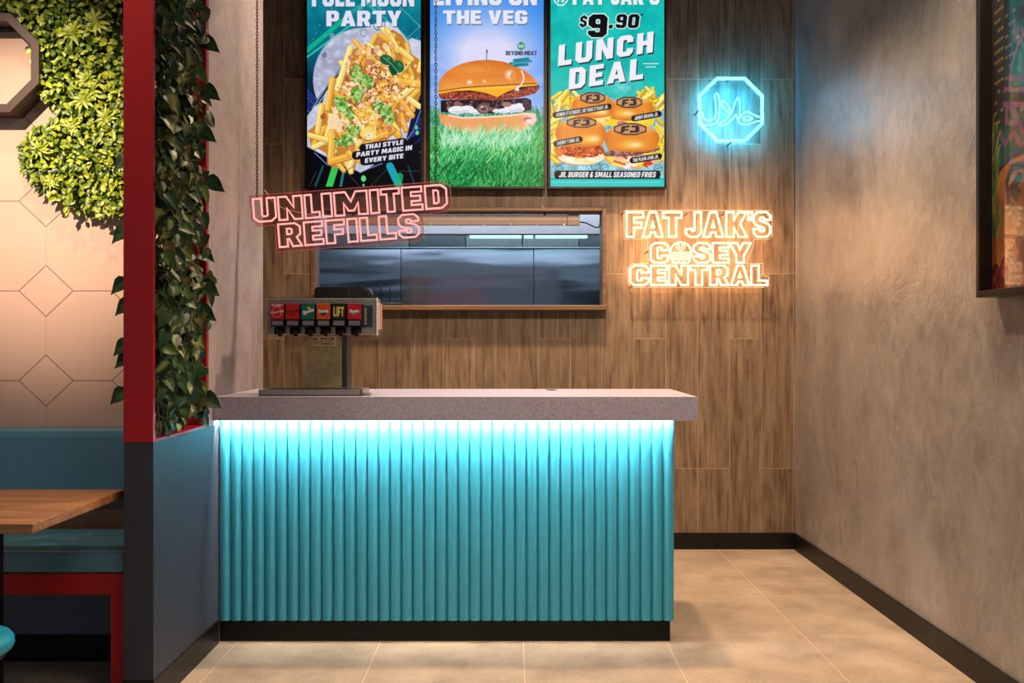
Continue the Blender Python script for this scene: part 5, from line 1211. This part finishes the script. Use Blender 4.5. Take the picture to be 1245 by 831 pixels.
tb = thing('dining_table', (-1.68, 2.94, 0), 'oak topped booth table on a black post in front of the bench', 'table')
box('tabletop', MAT['table'], tb, -1.97, -1.392, 2.63, 3.256, .72, .75, .004)
box('post', MAT['black'], tb, -1.79, -1.66, 2.92, 2.96, .02, .7195, .004)
mb = MB(); mb.lathe([(.24, 0), (.24, .01), (.06, .02), (.05, .0199)], -1.70, 2.94, 28); mb.build('base_plate', MAT['black'], tb)

st = thing('stool', (-1.56, 2.5, 0), 'low stool with a bright teal round pad and black legs by the table', 'stool')
sx_, sy_ = -1.505, 2.45
mb = MB(); mb.lathe([(.125, .432), (.136, .436), (.141, .447), (.14, .462), (.132, .473), (.115, .478), (.01, .479)], sx_, sy_, 40); mb.build('pad', MAT['stool_pad'], st)
mb = MB(); mb.lathe([(.122, .418), (.122, .4318), (.11, .4319)], sx_, sy_, 32); mb.build('pad_base', MAT['black'], st)
for a in (0, 90, 180, 270):
    c_, s2 = math.cos(R(a-20)), math.sin(R(a-20)); mb = MB(); mb.tube([(sx_+c_*.108, sy_+s2*.108, .42), (sx_+c_*.118, sy_+s2*.118, .2), (sx_+c_*.13, sy_+s2*.13, .0)], .011, 10); mb.build('leg', MAT['black'], st)
mb = MB(); mb.tube([(sx_+.119*math.cos(R(a)), sy_+.119*math.sin(R(a)), .18) for a in range(0, 360, 15)], .007, 6, True); mb.build('footrest_ring', MAT['black'], st)

# ================================================================== MURAL ON THE RIGHT WALL
MXF = RW-.045; MY1 = 3.285; MY0 = 2.35; MZ0 = 1.44; MZ1 = 3.0
mu = thing('framed_mural', (RW, 2.87, MZ0), 'large glossy street-art print in a dark frame on the right plaster wall', 'framed print')
fm = simple('bronze_frame', srgb(40, 32, 28), .3, .5)
fw = .024
box('frame_rail', fm, mu, RW-.072, RW-.0005, MY0, MY1, MZ0, MZ0+fw, .003); box('frame_rail', fm, mu, RW-.072, RW-.0005, MY0, MY1, MZ1-fw, MZ1, .003)
box('frame_stile', fm, mu, RW-.072, RW-.0005, MY1-fw, MY1, MZ0+fw, MZ1-fw, .003); box('frame_stile', fm, mu, RW-.072, RW-.0005, MY0, MY0+fw, MZ0+fw, MZ1-fw, .003)
# painted on the wall plane: u = metres from the far edge towards the viewer, v = metres down from the top (x100)
def mw(px, py):
    d = F*MXF/(px-VX); return ((MY1-d)*100, (MZ1-(EYE-(py-VY)*d/F))*100)
UW, VH = (MY1-MY0)*100, (MZ1-MZ0)*100
c = Canvas(0, 0, UW, VH, 2.6, 21); r = c.r
t = np.clip(c.Y/VH, 0, 1)[..., None]
c.a = np.array([30, 34, 58])/255*(1-t)+np.array([96, 22, 26])/255*t; c.a *= (.7+.6*c.noise(7, 1))[..., None]
c.poly([(0, 0), (UW, 0), (UW, 46), (30, 30), (12, 34), (0, 30)], (92, 24, 26), tex=.7+.6*c.noise(8, 2))
def tower(x0, x1, y0, y1, col, win):
    c.poly([(x0, y0), ((x0+x1)/2, y0-5), (x1, y0), (x1, y1), (x0, y1)], col, tex=.8+.4*c.noise(5, 3)); c.line([(x0, y0), (x0, y1)], .7, (10, 10, 16)); c.line([(x1, y0), (x1, y1)], .7, (10, 10, 16)); c.line([(x0, y0), ((x0+x1)/2, y0-5), (x1, y0)], .7, (10, 10, 16))
    yy = y0+3
    while yy < y1-2:
        xx = x0+1.2
        while xx < x1-1.6:
            if r.rand() < .8: c.line([(xx, yy), (xx+1.4, yy)], 1.1, win, .85)
            xx += 2.7
        yy += 3.6
tower(4, 13, 30, 100, (54, 50, 52), (196, 172, 96)); tower(13, 22, 56, 104, (40, 42, 60), (166, 150, 100)); tower(21, 31, 66, 112, (44, 40, 52), (206, 176, 92)); tower(34, 46, 40, 100, (52, 46, 58), (190, 160, 90)); tower(70, 84, 34, 100, (46, 44, 60), (196, 166, 92)); tower(86, 98, 52, 104, (50, 40, 50), (206, 180, 100))
c.poly([(0, 96), (UW, 92), (UW, 132), (0, 134)], (16, 100, 100), tex=.7+.5*c.noise(6, 5))
m = lambda pts: [mw(*p) for p in pts]
PUR = (170, 86, 158)
far = lambda px, py: mw(px, py)
dome = m([(1226, 104), (1228, 88), (1233, 70), (1239, 54), (1245, 43), (1256, 30), (1270, 24), (1290, 24), (1312, 36), (1326, 60), (1330, 104)])
c.poly(dome, (18, 124, 112), tex=.7+.5*c.noise(4, 7)); c.line(dome, 1.6, PUR)
for a, b in ((1227, 95), (1219, 110), (1219, 126)): c.line(m([(a, b), (1335, b+4)]), 2.2, PUR, tex=.75+.5*c.noise(3, 8))
c.poly(m([(1219, 112), (1336, 116), (1336, 124), (1219, 124)]), (14, 18, 48))
c.line(m([(1223, 128), (1222, 148), (1230, 150), (1238, 149), (1228, 129)]), 1.8, PUR); c.line(m([(1232, 130), (1245, 160), (1260, 165)]), 1.8, PUR); c.line(m([(1260, 130), (1270, 150), (1300, 150), (1310, 130)]), 1.8, PUR)
c.line(smooth(m([(1213, 160), (1219, 178), (1228, 164), (1236, 162), (1240, 178), (1250, 172), (1262, 180), (1280, 170), (1300, 182), (1325, 172)])), 1.8, PUR)
# burger dome, leaves, red foreground
bd = m([(1199, 352), (1199, 250), (1204, 225), (1214, 205), (1228, 192), (1245, 186), (1270, 186), (1300, 196), (1322, 220), (1334, 260), (1336, 360)])
c.poly(bd, (206, 116, 44), tex=.7+.5*c.noise(9, 9)); c.line(bd, 1.2, (44, 22, 14))
og = m([(1222, 222), (1230, 204), (1246, 200), (1268, 202), (1276, 222), (1274, 244), (1262, 258), (1240, 260), (1226, 248)]); c.line(og+[og[0]], 2.6, (58, 40, 34))
c.poly(m([(1226, 228), (1240, 208), (1246, 214), (1238, 226), (1244, 234), (1236, 246), (1228, 238)]), (62, 44, 38)); c.poly(m([(1248, 208), (1262, 210), (1262, 240), (1250, 244), (1248, 236), (1256, 232), (1255, 218), (1248, 218)]), (62, 44, 38))
for k in range(90):
    x, y = mw(1196+r.rand()*14, 175+r.rand()*120); L = 4+r.rand()*7; a = -1.2+r.randn()*.5
    c.line([(x, y), (x+L*math.cos(a)*.4, y+L*math.sin(a))], 1.0, [(196, 180, 70), (120, 150, 70), (224, 210, 120), (60, 96, 60)][r.randint(4)], .9)
for px, py, q in ((1206, 345, 7), (1220, 340, 8), (1236, 332, 10), (1248, 348, 9), (1262, 338, 11), (1285, 345, 12), (1308, 340, 12), (1228, 354, 6), (1240, 312, 7), (1326, 350, 10)):
    x, y = mw(px, py); c.ell(x, y, q*.62, q*1.0, (30, 12, 14)); c.ell(x, y, q*.54, q*.9, (164, 40, 34), tex=.6+.7*c.noise(3, 11)); c.ell(x-q*.15, y-q*.25, q*.16, q*.2, (226, 130, 110), alpha=.8)
c.poly(m([(1192, 285), (1197, 285), (1197, 356), (1192, 356)]), (130, 18, 26))
c.a *= .62
# the acrylic sheet bows out slightly between its frame sides
c.mesh('print', lambda X, Y: np.stack([RW-.022-.034*(1-(X/UW*2-1)**2), MY1-X/100, MZ1-Y/100], 1), MAT['mural'], mu)
